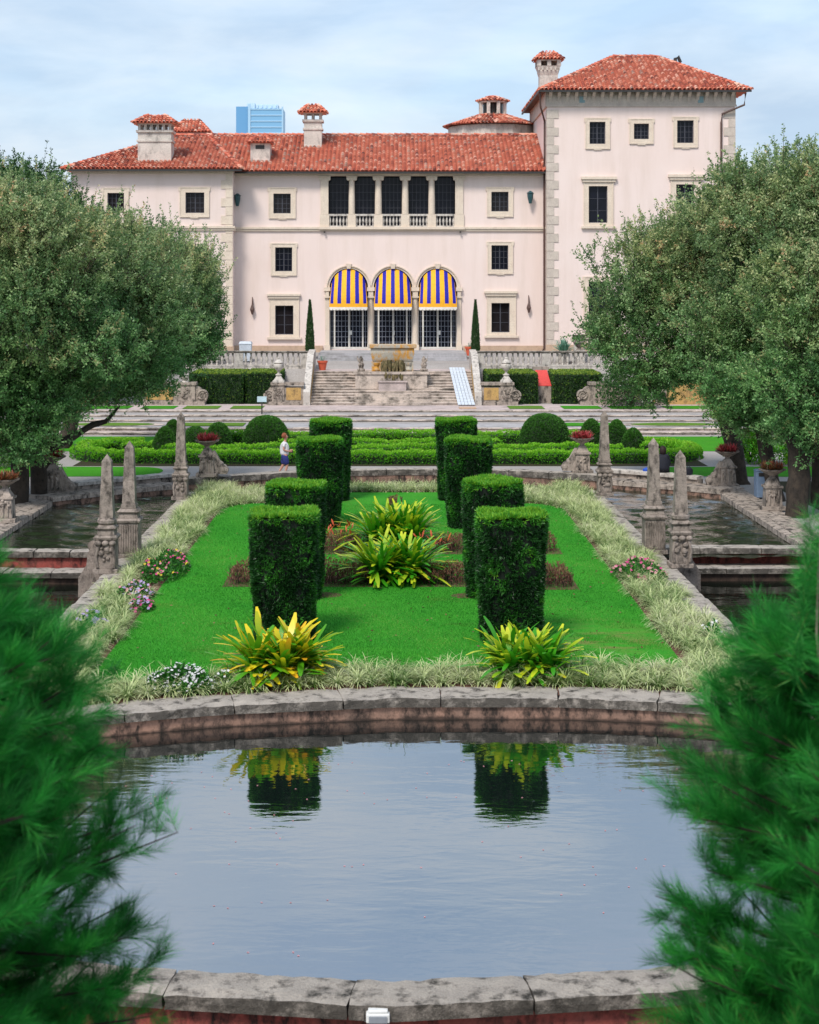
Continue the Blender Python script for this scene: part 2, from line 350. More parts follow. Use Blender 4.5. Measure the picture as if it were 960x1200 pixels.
def npmesh(name, V, Q, mats, parent=None, rnd=None, along=None, mi=None, world=True, smooth=False):
    me = bpy.data.meshes.new(name); V = np.asarray(V, dtype=np.float32)
    if world and parent is not None:
        w = worldloc(parent); V = V-np.array([w.x, w.y, w.z], dtype=np.float32)
    k = Q.shape[1]; n = len(Q)
    me.vertices.add(len(V)); me.vertices.foreach_set('co', V.astype(np.float32).ravel())
    me.loops.add(n*k); me.loops.foreach_set('vertex_index', Q.astype(np.int32).ravel())
    me.polygons.add(n); me.polygons.foreach_set('loop_start', np.arange(0, n*k, k, dtype=np.int32))
    try: me.polygons.foreach_set('loop_total', np.full(n, k, dtype=np.int32))
    except Exception: pass
    for m in (mats if isinstance(mats, (list, tuple)) else [mats]): me.materials.append(m)
    if mi is not None: me.polygons.foreach_set('material_index', mi.astype(np.int32))
    if smooth: me.polygons.foreach_set('use_smooth', np.ones(n, dtype=bool))
    me.update(calc_edges=True)
    if rnd is not None:
        a = me.attributes.new('rnd', 'FLOAT', 'FACE'); a.data.foreach_set('value', rnd.astype(np.float32))
    if along is not None:
        a = me.attributes.new('along', 'FLOAT', 'POINT'); a.data.foreach_set('value', along.astype(np.float32))
    o = bpy.data.objects.new(name, me); COL.objects.link(o)
    if parent is not None: o.parent = parent
    return o
def unit(a): return a/np.maximum(np.linalg.norm(a, axis=1, keepdims=True), 1e-9)
def randdir(n):
    return unit(rng.normal(size=(n, 3)))
def leafgeo(P, D, L, W, S=None):
    """one four-cornered leaf per row: base P, direction D, length L, width W"""
    n = len(P)
    if S is None: S = unit(np.cross(D, randdir(n)))
    L = np.broadcast_to(np.asarray(L, dtype=float), (n,))[:, None]; W = np.broadcast_to(np.asarray(W, dtype=float), (n,))[:, None]
    mid = P+D*L*.45
    V = np.stack([P, mid+S*W/2, P+D*L, mid-S*W/2], axis=1).reshape(-1, 3)
    return V, np.arange(4*n).reshape(n, 4)
def leaves(name, P, D, L, W, mat, parent, rnd, S=None):
    V, Q = leafgeo(P, D, L, W, S); return npmesh(name, V, Q, mat, parent, rnd)
def strapgeo(P, az, e0, e1, L, W, seg=4, tipw=.15):
    """arching strap leaves: azimuth, start and end elevation, length, width"""
    n = len(P); pts = [P.copy()]; cur = P.copy(); H = np.stack([np.cos(az), np.sin(az), np.zeros(n)], 1)
    Sd = np.stack([-np.sin(az), np.cos(az), np.zeros(n)], 1)
    for i in range(seg):
        e = e0+(e1-e0)*((i+.5)/seg); stp = (L/seg)[:, None]
        cur = cur+stp*(H*np.cos(e)[:, None]+np.array([0, 0, 1.])*np.sin(e)[:, None]); pts.append(cur.copy())
    ws = [.55]+[1.]*(seg-1)+[tipw]
    V = np.empty((n, (seg+1)*2, 3)); al = np.empty((n, (seg+1)*2))
    for i, p in enumerate(pts):
        w = (W*ws[i]/2)[:, None]; V[:, 2*i] = p-Sd*w; V[:, 2*i+1] = p+Sd*w; al[:, 2*i:2*i+2] = i/seg
    base = (np.arange(n)*(seg+1)*2)[:, None]
    Q = np.concatenate([base+np.array([[2*i, 2*i+1, 2*i+3, 2*i+2]]) for i in range(seg)], axis=0)
    return V.reshape(-1, 3), Q, al.ravel(), seg
def straps(name, P, az, e0, e1, L, W, mat, parent, rnd, seg=4, tipw=.15):
    V, Q, al, sg = strapgeo(P, az, e0, e1, L, W, seg, tipw)
    return npmesh(name, V, Q, mat, parent, np.tile(rnd, sg), al)
def U(a, b, n): return rng.uniform(a, b, n)

# whorls of small leaves sitting on a surface
def surface_leaves(P, Nn, per, L, W, spread=.9):
    n = len(P); Pr = np.repeat(P, per, 0); Nr = np.repeat(Nn, per, 0)
    D = unit(Nr+spread*randdir(n*per)); D += Nr*.15; D = unit(D)
    return Pr, D, U(L*.7, L*1.2, n*per), U(W*.7, W*1.2, n*per)
# ---------------------------------------------------------------- ground, water, pools
PA, PB, PY = 9.6, 6.45, 24.95                    # oval pond half axes and centre
LOW, LOWC, UPW = -.40, -.8, -.15                 # water levels
def north_edge(x): return 67.3-.04*x*x+.085*x          # far edge of the upper moat
def isl_edge(x): return 64.7-.03*x*x+.03*x            # north tip of the island
def htop(x): return PB+.083*x-.0266*x*x           # far half depth of the pond at x
def hbot(x): return PB-.042*x*x                   # near half depth
def south_edge(x): return PY+htop(x)*math.sqrt(max(0, 1-abs(x/PA)**8))
def pond_out(x, y, g=0.):
    h = np.where(y > PY, htop(x), hbot(x))+g
    return np.abs(x/(PA+g))**8+((y-PY)/np.maximum(h, .5))**2

def ground_z(x, y):
    z = np.zeros_like(x)
    t = np.clip((y-88)/7., 0, 1); z = z+(.70*t)
    z = np.where(y > 104, .70+(2.80-.70)*np.clip((y-104)/1.2, 0, 1), z)
    z = np.where(y > 106.5, 2.80+.5*np.clip((y-106.5)/5, 0, 1), z)
    # south side: low walk behind the near wall, then the mound the photographer stands on
    s = np.clip((28.5-y)/3.5, 0, 1); s = s*s*(3-2*s)
    z = np.where((y < 28.5), -1.05*s, z)
    m = np.clip((15.6-y)/13.2, 0, 1); z = np.where(y < 15.6, -1.05+7.2*m, z)
    # pool beds
    e = pond_out(x, y, .14) < 1
    z = np.where(e, -1.6, z)
    ax = np.abs(x)
    z = np.where((ax > 7.85) & (ax < 12.75) & (y > 33.2) & (y < 48.6), -1.6, z)
    z = np.where((ax > 7.85) & (ax < 12.75) & (y > 48.6) & (y < north_edge(x)+.15), -.9, z)
    z = np.where((ax <= 7.85) & (y > isl_edge(x)-.15) & (y < north_edge(x)+.15), -.9, z)
    return z
xs = np.concatenate([[-3500, -1200, -400, -150, -80, -50], np.arange(-34, 34.01, .25), [50, 80, 150, 400, 1200, 3500]])
ys = np.concatenate([[-300, -60, -20, -8], np.arange(-2, 12, 1.), np.arange(12, 72.01, .25), np.arange(73, 120, 1.), [125, 150, 220, 400, 900, 3500]])
gx, gy = np.meshgrid(xs, ys); gz = ground_z(gx, gy)
nx, ny = len(xs), len(ys); idx = np.arange(nx*ny).reshape(ny, nx)
Q = np.stack([idx[:-1, :-1], idx[:-1, 1:], idx[1:, 1:], idx[1:, :-1]], -1).reshape(-1, 4)
g = npmesh('ground', np.stack([gx, gy, gz], -1).reshape(-1, 3), Q, M['gravel']); structure(g)

def sheet(name, rows, z, mat, n=None):
    """rows: list of (y, x0, x1) or list of (x, y0, y1) swept as a strip"""
    vs = []; fs = []
    for i, (a, p, q) in enumerate(rows): vs += [p, q]
    for i in range(len(rows)-1): fs.append((2*i, 2*i+1, 2*i+3, 2*i+2))
    mb = MB(); mb.v = vs; mb.f = fs; mb.mi = [0]*len(fs); mb.at = [0.]*len(fs)
    return structure(mb.build(name, mat))
def xstrip(name, xa, xb, f0, f1, z, mat, n=40):
    rows = []
    for i in range(n+1):
        x = xa+(xb-xa)*i/n; rows.append((x, (x, f0(x), z), (x, f1(x), z)))
    return sheet(name, rows, z, mat)
# island: mulch bed sheet, then the lawn on it
isl0 = None
xstrip('planting_bed', -7.7, 7.7, lambda x: south_edge(x)+.25, lambda x: isl_edge(x)-.05, .010, M['mulch'], 60)
def lawn_n(x):
    ax = abs(x)
    base = 59.3-max(0, ax-5.0)**2*1.2
    t = min(1, max(0, (4.0-ax)/1.6)); t = t*t*(3-2*t)
    return base+t*3.2
lawn_s = lambda x: 33.75+.11*x-.02*x*x
LH = 6.12
xstrip('lawn', -LH, LH, lawn_s, lawn_n, .045, M['lawn'], 90)
# earth strips beyond the walks, lawns further back
def poly_sheet(name, pts, z, mat):
    mb = MB(); mb.add([(x, y, z) for x, y in pts], [tuple(range(len(pts)))]); return structure(mb.build(name, mat))
for s, nm in ((-1, 'lawn'), (1, 'lawn')):
    # small lawn between the moat and the parterre, rounded inner end
    c = []
    x_in = 10.9 if s < 0 else 12.3
    for k in range(13):
        a = -math.pi/2+math.pi*k/12; c.append((s*(x_in+.2-1.2*math.cos(a)), 69.8+1.75*math.sin(a)))
    c += [(s*30, 72.2), (s*30, 67.3)]
    poly_sheet(nm, c, .012, M['lawn2'])
    poly_sheet(nm, [(s*12.6, 78.6), (s*30, 77.0), (s*30, 86.0), (s*6, 86.0), (s*6, 85.4), (s*11.5, 84)], .012, M['lawn2'])
poly_sheet('planting_bed', [(-14.2, 71.9), (14.0, 71.9), (14.0, 85.2), (-14.2, 85.2)], .008, M['soil'])
for s in (-1, 1): poly_sheet('planting_bed', [(s*15.2, 48), (s*34, 48), (s*34, 66.3), (s*15.2, 66.3)], .008, M['soil'])

# water sheets
mb = MB(); n = 64
nn_ = 60; xr = [-PA*.999+2*PA*.999*i/nn_ for i in range(nn_+1)]; V_ = []
for x in xr: q = math.sqrt(1-abs(x/PA)**8); V_ += [(x, PY-hbot(x)*q-.1, LOW), (x, PY+htop(x)*q+.1, LOW)]
mb.add(V_, [(2*i, 2*i+2, 2*i+3, 2*i+1) for i in range(nn_)])
structure(mb.build('pond_water', M['water']))
for s in (-1, 1):
    mb = MB(); mb.add([(s*7.9, 33, LOWC), (s*12.75, 33, LOWC), (s*12.75, 48.3, LOWC), (s*7.9, 48.3, LOWC)], [(0, 1, 2, 3)])
    structure(mb.build('canal_water', M['water3']))
def waves(x, y):                                   # small wind and fountain ripples, real relief
    z = np.zeros_like(x); r_ = np.random.default_rng(5)
    for k in range(22):
        a = r_.normal(1.57, .75); L = r_.uniform(.35, 1.5); kx, ky = math.cos(a)*6.283/L, math.sin(a)*6.283/L
        z += .0060*L*np.sin(kx*x+ky*y+r_.uniform(0, 6.28)+1.2*np.sin(.31*x*(k % 3)+.27*y))
    return z
wx = np.arange(-12.8, 12.81, .11); wy = np.arange(48.7, 68.2, .13); WXg, WYg = np.meshgrid(wx, wy)
WZ = UPW+waves(WXg, WYg); ii = np.arange(WXg.size).reshape(WXg.shape)
QQ = np.stack([ii[:-1, :-1], ii[:-1, 1:], ii[1:, 1:], ii[1:, :-1]], -1).reshape(-1, 4)
cxm = WXg.ravel()[QQ].mean(1); cym = WYg.ravel()[QQ].mean(1)
keep = (cym < north_edge(cxm)+.2) & ((np.abs(cxm) > 7.7) | (cym > isl_edge(cxm)-.2))
structure(npmesh('moat_water', np.stack([WXg, WYg, WZ], -1).reshape(-1, 3), QQ[keep], M['water2'], smooth=True))

# ------------------------------------------------ walls of cut stone blocks
def polyline(pts, step):
    out = [Vector((*pts[0], 0))]; P = [Vector((*p, 0)) for p in pts]; acc = 0.
    for a, b in zip(P[:-1], P[1:]):
        L = (b-a).length; t = step-acc
        while t <= L: out.append(a+(b-a)*(t/L)); t += step
        acc = (L-(t-step))
    if (out[-1]-P[-1]).length > step*.4: out.append(P[-1])
    else: out[-1] = P[-1]
    return out
def coping(mb, pts, w0, w1, z0, z1, block=1.3, sub=7, jit=.012, gap=.012, closed=False):
    """courses of blocks along a path; w0..w1 measured to the left of the path"""
    P = polyline(pts, block/sub); n = len(P); tan = []
    for i in range(n):
        a, b = P[max(i-1, 0)], P[min(i+1, n-1)]
        if closed and i in (0, n-1): a, b = P[n-2], P[1]
        tan.append((b-a).normalized())
    i = 0; nc = 5
    while i < n-1:
        m = min(sub+random.choice((-2, -1, 0, 0, 1, 2)), n-1-i)
        if n-1-(i+m) < 2: m = n-1-i
        dz = random.uniform(-.008, .012); dw = random.uniform(-.02, .02); vs = []; fs = []
        for k in range(m+1):
            p = P[i+k].copy(); t = tan[i+k]; nl = Vector((-t.y, t.x, 0))
            if k == 0: p += t*gap
            if k == m: p -= t*gap
            e = .012 if k in (0, m) else 0
            for c in range(nc):                      # top row of points across
                w = w0+dw+(w1-w0)*c/(nc-1); zz = z1+dz-(e if 1 else 0)-(.02 if c in (0, nc-1) else 0)
                q = p+nl*w; j = lambda: random.uniform(-jit, jit)
                vs.append((q.x+j(), q.y+j(), zz+j()*.8))
            for w in (w1+dw, w0+dw):                 # then lower edges
                q = p+nl*w; vs.append((q.x+random.uniform(-jit, jit), q.y+random.uniform(-jit, jit), (z0+z1)/2))
            for w in (w1+dw-.01, w0+dw+.01):
                q = p+nl*w; vs.append((q.x, q.y, z0))
        L = nc+4
        ring = [0, 1, 2, 3, 4, 5, 7, 8, 6]           # around the section
        for k in range(m):
            for a in range(len(ring)):
                r0, r1 = ring[a], ring[(a+1) % len(ring)]
                fs.append((k*L+r0, k*L+r1, (k+1)*L+r1, (k+1)*L+r0))
        fs.append(tuple(reversed(ring))); fs.append(tuple(m*L+r for r in ring))
        mb.add(vs, fs); i += m
def wallface(mb, pts, w0, w1, z0, z1, step=.5):
    P = polyline(pts, step); n = len(P); vs = []; fs = []
    for i, p in enumerate(P):
        a, b = P[max(i-1, 0)], P[min(i+1, n-1)]; t = (b-a).normalized(); nl = Vector((-t.y, t.x, 0))
        for w, z in ((w0, z0), (w1, z0), (w1, z1), (w0, z1)):
            q = p+nl*w; vs.append((q.x, q.y, z))
    for i in range(n-1):
        for a in range(4): fs.append((i*4+a, i*4+(a+1) % 4, (i+1)*4+(a+1) % 4, (i+1)*4+a))
    fs += [(0, 1, 2, 3), tuple((n-1)*4+k for k in (3, 2, 1, 0))]
    mb.add(vs, fs)
def wall_thing(name, label, cat='wall', group=None): return empty(name, (0, 0, 0), label, cat, group)
def ell(a0, a1, n=70, g=0.):                         # points along the pond edge by angle
    out = []
    for k in range(n*4+1):
        a = R(a0+(a1-a0)*k/(n*4)); c, s = math.cos(a), math.sin(a); x = (PA+g)*math.copysign(abs(c)**.25, c)
        x = min(max(x, -PA), PA); out.append((x, PY+s*((htop(x) if s > 0 else hbot(x))+g)))
    return out
# clockwise so that "left" is outwards
w = wall_thing('pond_wall', 'weathered stone coping over salmon plaster between the round pond and the striped grass')
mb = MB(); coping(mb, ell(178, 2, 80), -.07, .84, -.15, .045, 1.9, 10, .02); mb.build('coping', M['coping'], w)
mb = MB(); wallface(mb, ell(178, 2, 80), .0, .34, -1.5, -.15); mb.build('plaster_face', M['salmon'], w)
w = wall_thing('pond_wall', 'grey pitted stone parapet on a red wall along the very bottom of the photo')
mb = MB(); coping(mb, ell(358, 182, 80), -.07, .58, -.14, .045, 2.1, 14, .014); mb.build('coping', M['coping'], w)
mb = MB(); wallface(mb, ell(358, 182, 80), .0, .46, -1.5, -.14); mb.build('plaster_face', M['redwall'], w)

for s, side in ((-1, 'left'), (1, 'right')):
    fl = (lambda pts: pts) if s > 0 else (lambda pts: list(reversed(pts)))
    # island side: left-of-path must point to +x*s ... path direction chosen so
    w = wall_thing('island_wall', f'grey stone kerb between the pale striped grass and the {side} canal')
    p = fl([(s*7.95, 62.6), (s*7.95, 31.5)])         # going south: left = +x
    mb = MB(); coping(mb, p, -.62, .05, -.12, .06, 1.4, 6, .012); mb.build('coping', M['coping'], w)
    mb = MB(); wallface(mb, p, -.3, .0, -1.5, -.12); mb.build('plaster_face', M['salmon'], w)
    w = wall_thing('canal_wall', f'brown paved edge of the {side} canal with flower urns on it')
    p = fl([(s*12.6, 61.6 if s < 0 else 63.4), (s*12.6, 31.5)])
    mb = MB(); coping(mb, p, -.05, .28, -.14, .07, 1.5, 6, .012); coping(mb, p, .29, .72, -.14, .06, 1.1, 5, .012)
    coping(mb, p, .73, 1.15, -.14, .055, 1.3, 5, .012); mb.build('coping', M['coral'], w)
    mb = MB(); wallface(mb, p, .0, .25, -1.5, -.14); mb.build('plaster_face', M['salmon'], w)
    w = wall_thing('cross_wall', f'stepped stone and faded red dam across the {side} canal below the obelisks')
    a, b = (8.0, 12.6)
    yc = 49.15+.35*s; p = [(a*s, yc), (b*s, yc)] if s > 0 else [(b*s, yc), (a*s, yc)]
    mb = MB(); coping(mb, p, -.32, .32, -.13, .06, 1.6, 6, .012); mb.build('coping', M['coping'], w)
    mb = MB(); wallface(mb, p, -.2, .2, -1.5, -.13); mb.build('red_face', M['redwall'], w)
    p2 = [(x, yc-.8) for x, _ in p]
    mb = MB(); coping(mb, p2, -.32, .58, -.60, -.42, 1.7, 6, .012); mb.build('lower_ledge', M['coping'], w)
    mb = MB(); wallface(mb, p2, -.2, .4, -1.55, -.60); mb.build('lower_face', M['salmon'], w)
    w = wall_thing('end_wall', f'plain stone wall closing the near end of the {side} canal')
    p = [(a*s, 33.1), (b*s, 33.1)] if s > 0 else [(b*s, 33.1), (a*s, 33.1)]
    mb = MB(); coping(mb, p, -.4, .1, -.14, .05, 1.4, 6, .012); mb.build('coping', M['coping'], w)
    mb = MB(); wallface(mb, p, -.3, .0, -1.5, -.14); mb.build('plaster_face', M['salmon'], w)
# island tip and the far curb
w = wall_thing('island_wall', 'low stone edge at the far tip of the grass island')
p = [(8.0-.4*i, isl_edge(8.0-.4*i)) for i in range(41)]      # going west: left = south
mb = MB(); coping(mb, p, -.03, .30, -.14, .04, 1.3, 6, .01); mb.build('coping', M['coping'], w)
mb = MB(); wallface(mb, p, .0, .22, -1., -.14); mb.build('plaster_face', M['salmon'], w)
w = wall_thing('moat_wall', 'curved stone curb beyond the moat where the ginger haired visitor walks')
p = [(-8.4+.42*i, north_edge(-8.4+.42*i)) for i in range(41)]  # going east: left = north
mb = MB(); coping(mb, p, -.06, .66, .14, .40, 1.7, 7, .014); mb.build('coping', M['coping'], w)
mb = MB(); wallface(mb, p, .0, .5, -1., .14); mb.build('plaster_face', M['salmon'], w)
for s, side in ((-1, 'left'), (1, 'right')):
    w = wall_thing('moat_wall', f'mossy two course stone edge of the moat behind the {side} obelisks')
    p = [(s*(8.4+.21*i), north_edge(s*(8.4+.21*i))) for i in range(21)]
    if s < 0: p = list(reversed(p))
    mb = MB(); coping(mb, p, -.05, .85, .02, .22, 1.2, 5, .02); coping(mb, p, .86, 1.7, -.0, .16, 1.0, 4, .02); mb.build('coping', M['coral'], w)
    mb = MB(); wallface(mb, p, .0, .6, -1., .02); mb.build('plaster_face', M['salmon'], w)
    b = wall_thing('stone_bench', f'long pale stone bench slab on the {side} moat edge', 'bench')
    p = [(s*(8.7+.17*i), north_edge(s*(8.7+.17*i))+1.9) for i in range(21)]
    if s < 0: p = list(reversed(p))
    mb = MB(); coping(mb, p, .0, .55, .30, .44, 3.4, 20, .006); mb.build('seat_slab', M['balus'], b)
    mb = MB(); wallface(mb, p, .08, .45, 0.02, .30); mb.build('bench_base', M['coral'], b)
# stepped terraces beyond the parterre
RIS = [(87.0, .15), (87.9, .30), (91.4, .45), (92.9, .60), (94.4, .75)]
names = ['lowest', 'second', 'middle', 'fourth', 'uppermost']
for i, (y, z) in enumerate(RIS):
    y1 = RIS[i+1][0]+.35 if i < 4 else 99.5
    t = empty('terrace_step', (0, 0, 0), f'{names[i]} of the long low stone terrace steps behind the parterre', 'step', 'long terrace steps')
    mb = MB(); coping(mb, [(-22, y), (22, y)], -.03, .42, z-.075, z, 2.3, 5, .022); mb.build('nosing', M['steps'], t)
    mb = MB(); mb.box(-22, 22, y+.02, y+.35, z-.4, z-.075); mb.build('riser', M['coral'], t)
    mb = MB(); mb.box(-22, 22, y+.35, y1, z-.3, z-.006); mb.build('paving', M['pave'] if i in (0, 4) else M['greypave'], t)
def flat(name, x0, x1, y0, y1, z, mat, skew=0.):
    mb = MB(); mb.add([(x0, y0, z), (x1, y0, z), (x1+skew, y1, z), (x0+skew, y1, z)], [(0, 1, 2, 3)]); return structure(mb.build(name, mat))
def oval(name, cx, cy, a, b, z, mat):
    mb = MB(); mb.add([(cx+a*math.cos(2*math.pi*k/32), cy+b*math.sin(2*math.pi*k/32), z) for k in range(32)], [tuple(range(32))]); return structure(mb.build(name, mat))
for s in (-1, 1):
    flat('lawn', *sorted((s*12.3, s*8.2)), 88.9, 90.9, .33, M['lawn3'] if s < 0 else M['lawn2'])
    oval('lawn', s*15.6, 89.9, 2.4, .95, .335, M['lawn3'])
    oval('path', s*15.6, 89.9, 3.0, 1.28, .318, M['steps'])
yy0, yy1 = 95.5, 97.9
for a, b, c in ((-12.4, -10.3, 'lawn3'), (-14.9, -12.9, 'lawn2'), (-9.6, -7.7, 'lawn3'), (6.9, 9.0, 'lawn3'), (10.1, 12.4, 'lawn2'), (12.9, 15.6, 'lawn2'), (16.2, 21, 'lawn2'), (-21, -15.6, 'lawn2')):
    flat('lawn', a, b, yy0, yy1, .765, M[c], -.0)
# ---------------------------------------------------------------- the villa
D1, D2, D3 = 115.0, 113.4, 113.6           # facade planes: centre, west wing, tower
def vx(px, d=D1): return (px-CX)*d/F0
def vz(py, d=D1): return CH-(py-HY)*d/F0
villa = empty('villa', (0, 115, 3.3), 'long pale pink palace with red tiled roofs, striped awnings and a square tower', 'villa')
def VB(mb, name, mat, parent=None, **k): return mb.build(name, mat, parent or villa, world=True, **k)

def facade(mb, x0, x1, z0, z1, y, ops, depth=.35):
    xs = sorted({x0, x1, *[o[0] for o in ops], *[o[1] for o in ops]}); zs = sorted({z0, z1, *[o[2] for o in ops], *[o[3] for o in ops]})
    for i in range(len(xs)-1):
        for j in range(len(zs)-1):
            cx, cz = (xs[i]+xs[i+1])/2, (zs[j]+zs[j+1])/2
            if any(o[0] < cx < o[1] and o[2] < cz < o[3] for o in ops): continue
            mb.add([(xs[i], y, zs[j]), (xs[i+1], y, zs[j]), (xs[i+1], y, zs[j+1]), (xs[i], y, zs[j+1])], [(0, 1, 2, 3)])
    for a, b, c, d in ops:
        for q in (((a, y, c), (a, y+depth, c), (a, y+depth, d), (a, y, d)), ((b, y, c), (b, y, d), (b, y+depth, d), (b, y+depth, c)),
                  ((a, y, d), (a, y+depth, d), (b, y+depth, d), (b, y, d)), ((a, y, c), (b, y, c), (b, y+depth, c), (a, y+depth, c))):
            mb.add(q, [(0, 1, 2, 3)])
def pxr(l, r, t, b, d): return (vx(l, d), vx(r, d), vz(b, d), vz(t, d))
# windows: (opening l r t b), (frame l r t b), header (l r t b) or None, sill?, label
W1 = [((320.5, 340.8, 226.8, 250), (315, 346.8, 219.5, 256), None, 0), ((575.9, 596, 224.7, 247.7), (570.7, 601.6, 219, 254), None, 0),
      ((322.6, 342.5, 289.8, 317.8), (317.6, 347.8, 284.8, 323), None, 0), ((576, 595.7, 287.4, 315.8), (571.4, 601.4, 283, 321), None, 0),
      ((322.6, 343.9, 358, 392), (316, 350.8, 348, 395), (313, 352.4, 344.2, 347.6), 1), ((576, 597.3, 355, 389.4), (570.5, 604.9, 345, 393), (567.5, 606.5, 341, 344.6), 1)]
W2 = [((217.5, 239.5, 225.5, 249.5), (210.5, 245.5, 219, 254.5), None, 0), ((126, 145.5, 226, 249.5), (120, 151, 220, 254.5), None, 0),
      ((224, 243, 356, 392), (218, 249, 347, 395), (215, 252, 343.5, 347), 1), ((128, 148, 356, 392), (122, 154, 347, 395), None, 1), ((218, 238, 290, 318), (213, 243, 285, 323), None, 0)]
W3 = [((691, 709.6, 142.7, 168.6), (686, 715, 138, 174.6), None, 0), ((743, 760.6, 144.8, 163), (737.6, 766, 139, 168.6), None, 0),
      ((793.6, 813, 141, 167.5), (789, 818, 136.7, 173), None, 0), ((690, 712, 218, 261), (684, 719, 211.5, 265), (681, 722.7, 207, 211.2), 1),
      ((792.5, 813.7, 216, 260), (786, 821, 209, 264), (783, 825, 204.5, 208.6), 1), ((690, 712, 330, 375), (684, 719, 324, 380), None, 1)]
def window(op, fr, hd, sill, d, kind):
    a, b, c, e = pxr(*op, d); A, B, C, E = pxr(*fr, d); y = d
    mb = MB()
    for q in ((A, a, C, E), (b, B, C, E), (a, b, e, E), (a, b, C, c)): mb.box(q[0], q[1], y-.07, y+.05, q[2], q[3])
    t = .07
    for q in ((A-.001, A+t, C, E), (B-t, B+.001, C, E), (A+t, B-t, E-t, E), (A+t, B-t, C, C+t)): mb.box(q[0], q[1], y-.10, y-.068, q[2], q[3])
    if not hd:                                            # little ears at the upper corners and a scroll foot
        mb.box(A-.07, A+.12, y-.085, y+.04, E-.28, E+.002); mb.box(B-.12, B+.07, y-.085, y+.04, E-.28, E+.002)
        mb.box((A+B)/2-.28, (A+B)/2+.28, y-.09, y+.04, C-.07, C+.002)
    w = VB(mb, 'window', M['trim'])
    if hd:
        h = pxr(*hd, d); mb = MB(); mb.box(h[0], h[1], y-.26, y+.04, h[2]+.06, h[3]); mb.box(h[0]+.09, h[1]-.09, y-.18, y+.04, h[2]-.12, h[2]+.058)
        VB(mb, 'lintel', M['trim'], w)
    if sill:
        mb = MB(); mb.box(A-.16, B+.16, y-.2, y+.04, C-.16, C-.002); VB(mb, 'sill', M['trim'], w)
    mb = MB(); mb.box(a, b, y+.24, y+.28, c, e); VB(mb, 'pane', M['glass2' if kind == 'shut' else 'glass'], w)
    mb = MB(); nx = 2 if sill else 4; nz = 3 if sill else 4
    for i in range(1, nx):
        x = a+(b-a)*i/nx; t = .035 if i == nx//2 else .014; mb.box(x-t, x+t, y+.20, y+.238, c, e)
    for i in range(1, nz):
        z = c+(e-c)*i/nz; mb.box(a, b, y+.205, y+.236, z-.014, z+.014)
    for q in ((a, a+.05, c, e), (b-.05, b, c, e), (a, b, e-.05, e), (a, b, c, c+.05)): mb.box(q[0], q[1], y+.19, y+.24, q[2], q[3])
    VB(mb, 'glazing_bars', M['muntin'], w)
for k, w in enumerate(W1): window(*w, D1, 'shut' if k in (0, 1, 4, 5) else 'g')
for w in W2: window(*w, D2, 'shut')
for w in W3: window(*w, D3, 'g')

ZB = 3.0
eaveM, eaveW, eaveT = vz(201), vz(198.5, D2), vz(105.5, D3)
# arches and loggia geometry
ARC = [408.8, 460.6, 512.9]; spr = vz(337.2); ri = 22.6/16.52; ro = 26.3/16.52
axs = [vx(p) for p in ARC]
arch_top = spr+ri
lg = pxr(385, 533.5, 206, 266, D1)
doorz = vz(409)
ops = [pxr(*w[0], D1) for w in W1]+[lg]+[(x-ri, x+ri, doorz, arch_top+.3) for x in axs]
X0, X1 = vx(272.5), vx(641)
mb = MB(); facade(mb, X0, X1, ZB, eaveM, D1, ops, .3)
for x in axs:                                             # spandrels above each round arch
    n = 20; vs = []; fs = []
    for k in range(n+1):
        a = math.pi*k/n; px, pz = x+ri*math.cos(a), spr+ri*math.sin(a)
        vs += [(px, D1, pz), (px, D1, arch_top+.3), (px, D1+.3, pz)]
    for k in range(n): fs += [(3*k, 3*k+3, 3*k+4, 3*k+1), (3*k, 3*k+2, 3*k+5, 3*k+3)]
    mb.add(vs, fs)
mb.box(X0, X1, D1+14, D1+14.2, ZB, eaveM); mb.box(X1-.2, X1, D1+.01, D1+14, ZB, eaveM)
mb.box(X0+.1, X1-.25, D1+3.0, D1+3.2, ZB, eaveM)            # inner wall behind the openings
VB(mb, 'wall', M['stucco'], fix=False)
# west wing
WX0, WX1 = vx(84, D2), vx(272.3, D2)
mb = MB(); facade(mb, WX0, WX1, ZB, eaveW, D2, [pxr(*w[0], D2) for w in W2])
mb.add([(WX1, D2, ZB), (WX1, D1+.1, ZB), (WX1, D1+.1, eaveW), (WX1, D2, eaveW)], [(0, 1, 2, 3)])
mb.add([(WX0, D2, ZB), (WX0, D2+14, ZB), (WX0, D2+14, eaveW), (WX0, D2, eaveW)], [(0, 3, 2, 1)])
mb.box(WX0+.1, WX1-.1, D2+1.2, D2+1.3, ZB, eaveW-.1)
VB(mb, 'wall', M['stucco'], fix=False)
# tower
TX0, TX1, TD = vx(641.5, D3), vx(861.5, D3), 13.2
friz = vz(125, D3)
mb = MB(); facade(mb, TX0, TX1, ZB, eaveT, D3, [pxr(*w[0], D3) for w in W3])
mb.add([(TX0, D3, ZB), (TX0, D3+TD, ZB), (TX0, D3+TD, eaveT), (TX0, D3, eaveT)], [(0, 3, 2, 1)])
mb.add([(TX1, D3, ZB), (TX1, D3+TD, ZB), (TX1, D3+TD, eaveT), (TX1, D3, eaveT)], [(0, 1, 2, 3)])
mb.add([(TX0, D3+TD, ZB), (TX1, D3+TD, ZB), (TX1, D3+TD, eaveT), (TX0, D3+TD, eaveT)], [(0, 1, 2, 3)])
mb.box(TX0+.1, TX1-.1, D3+1.2, D3+1.3, ZB, eaveT-.1)
VB(mb, 'wall', M['stucco'], fix=False)
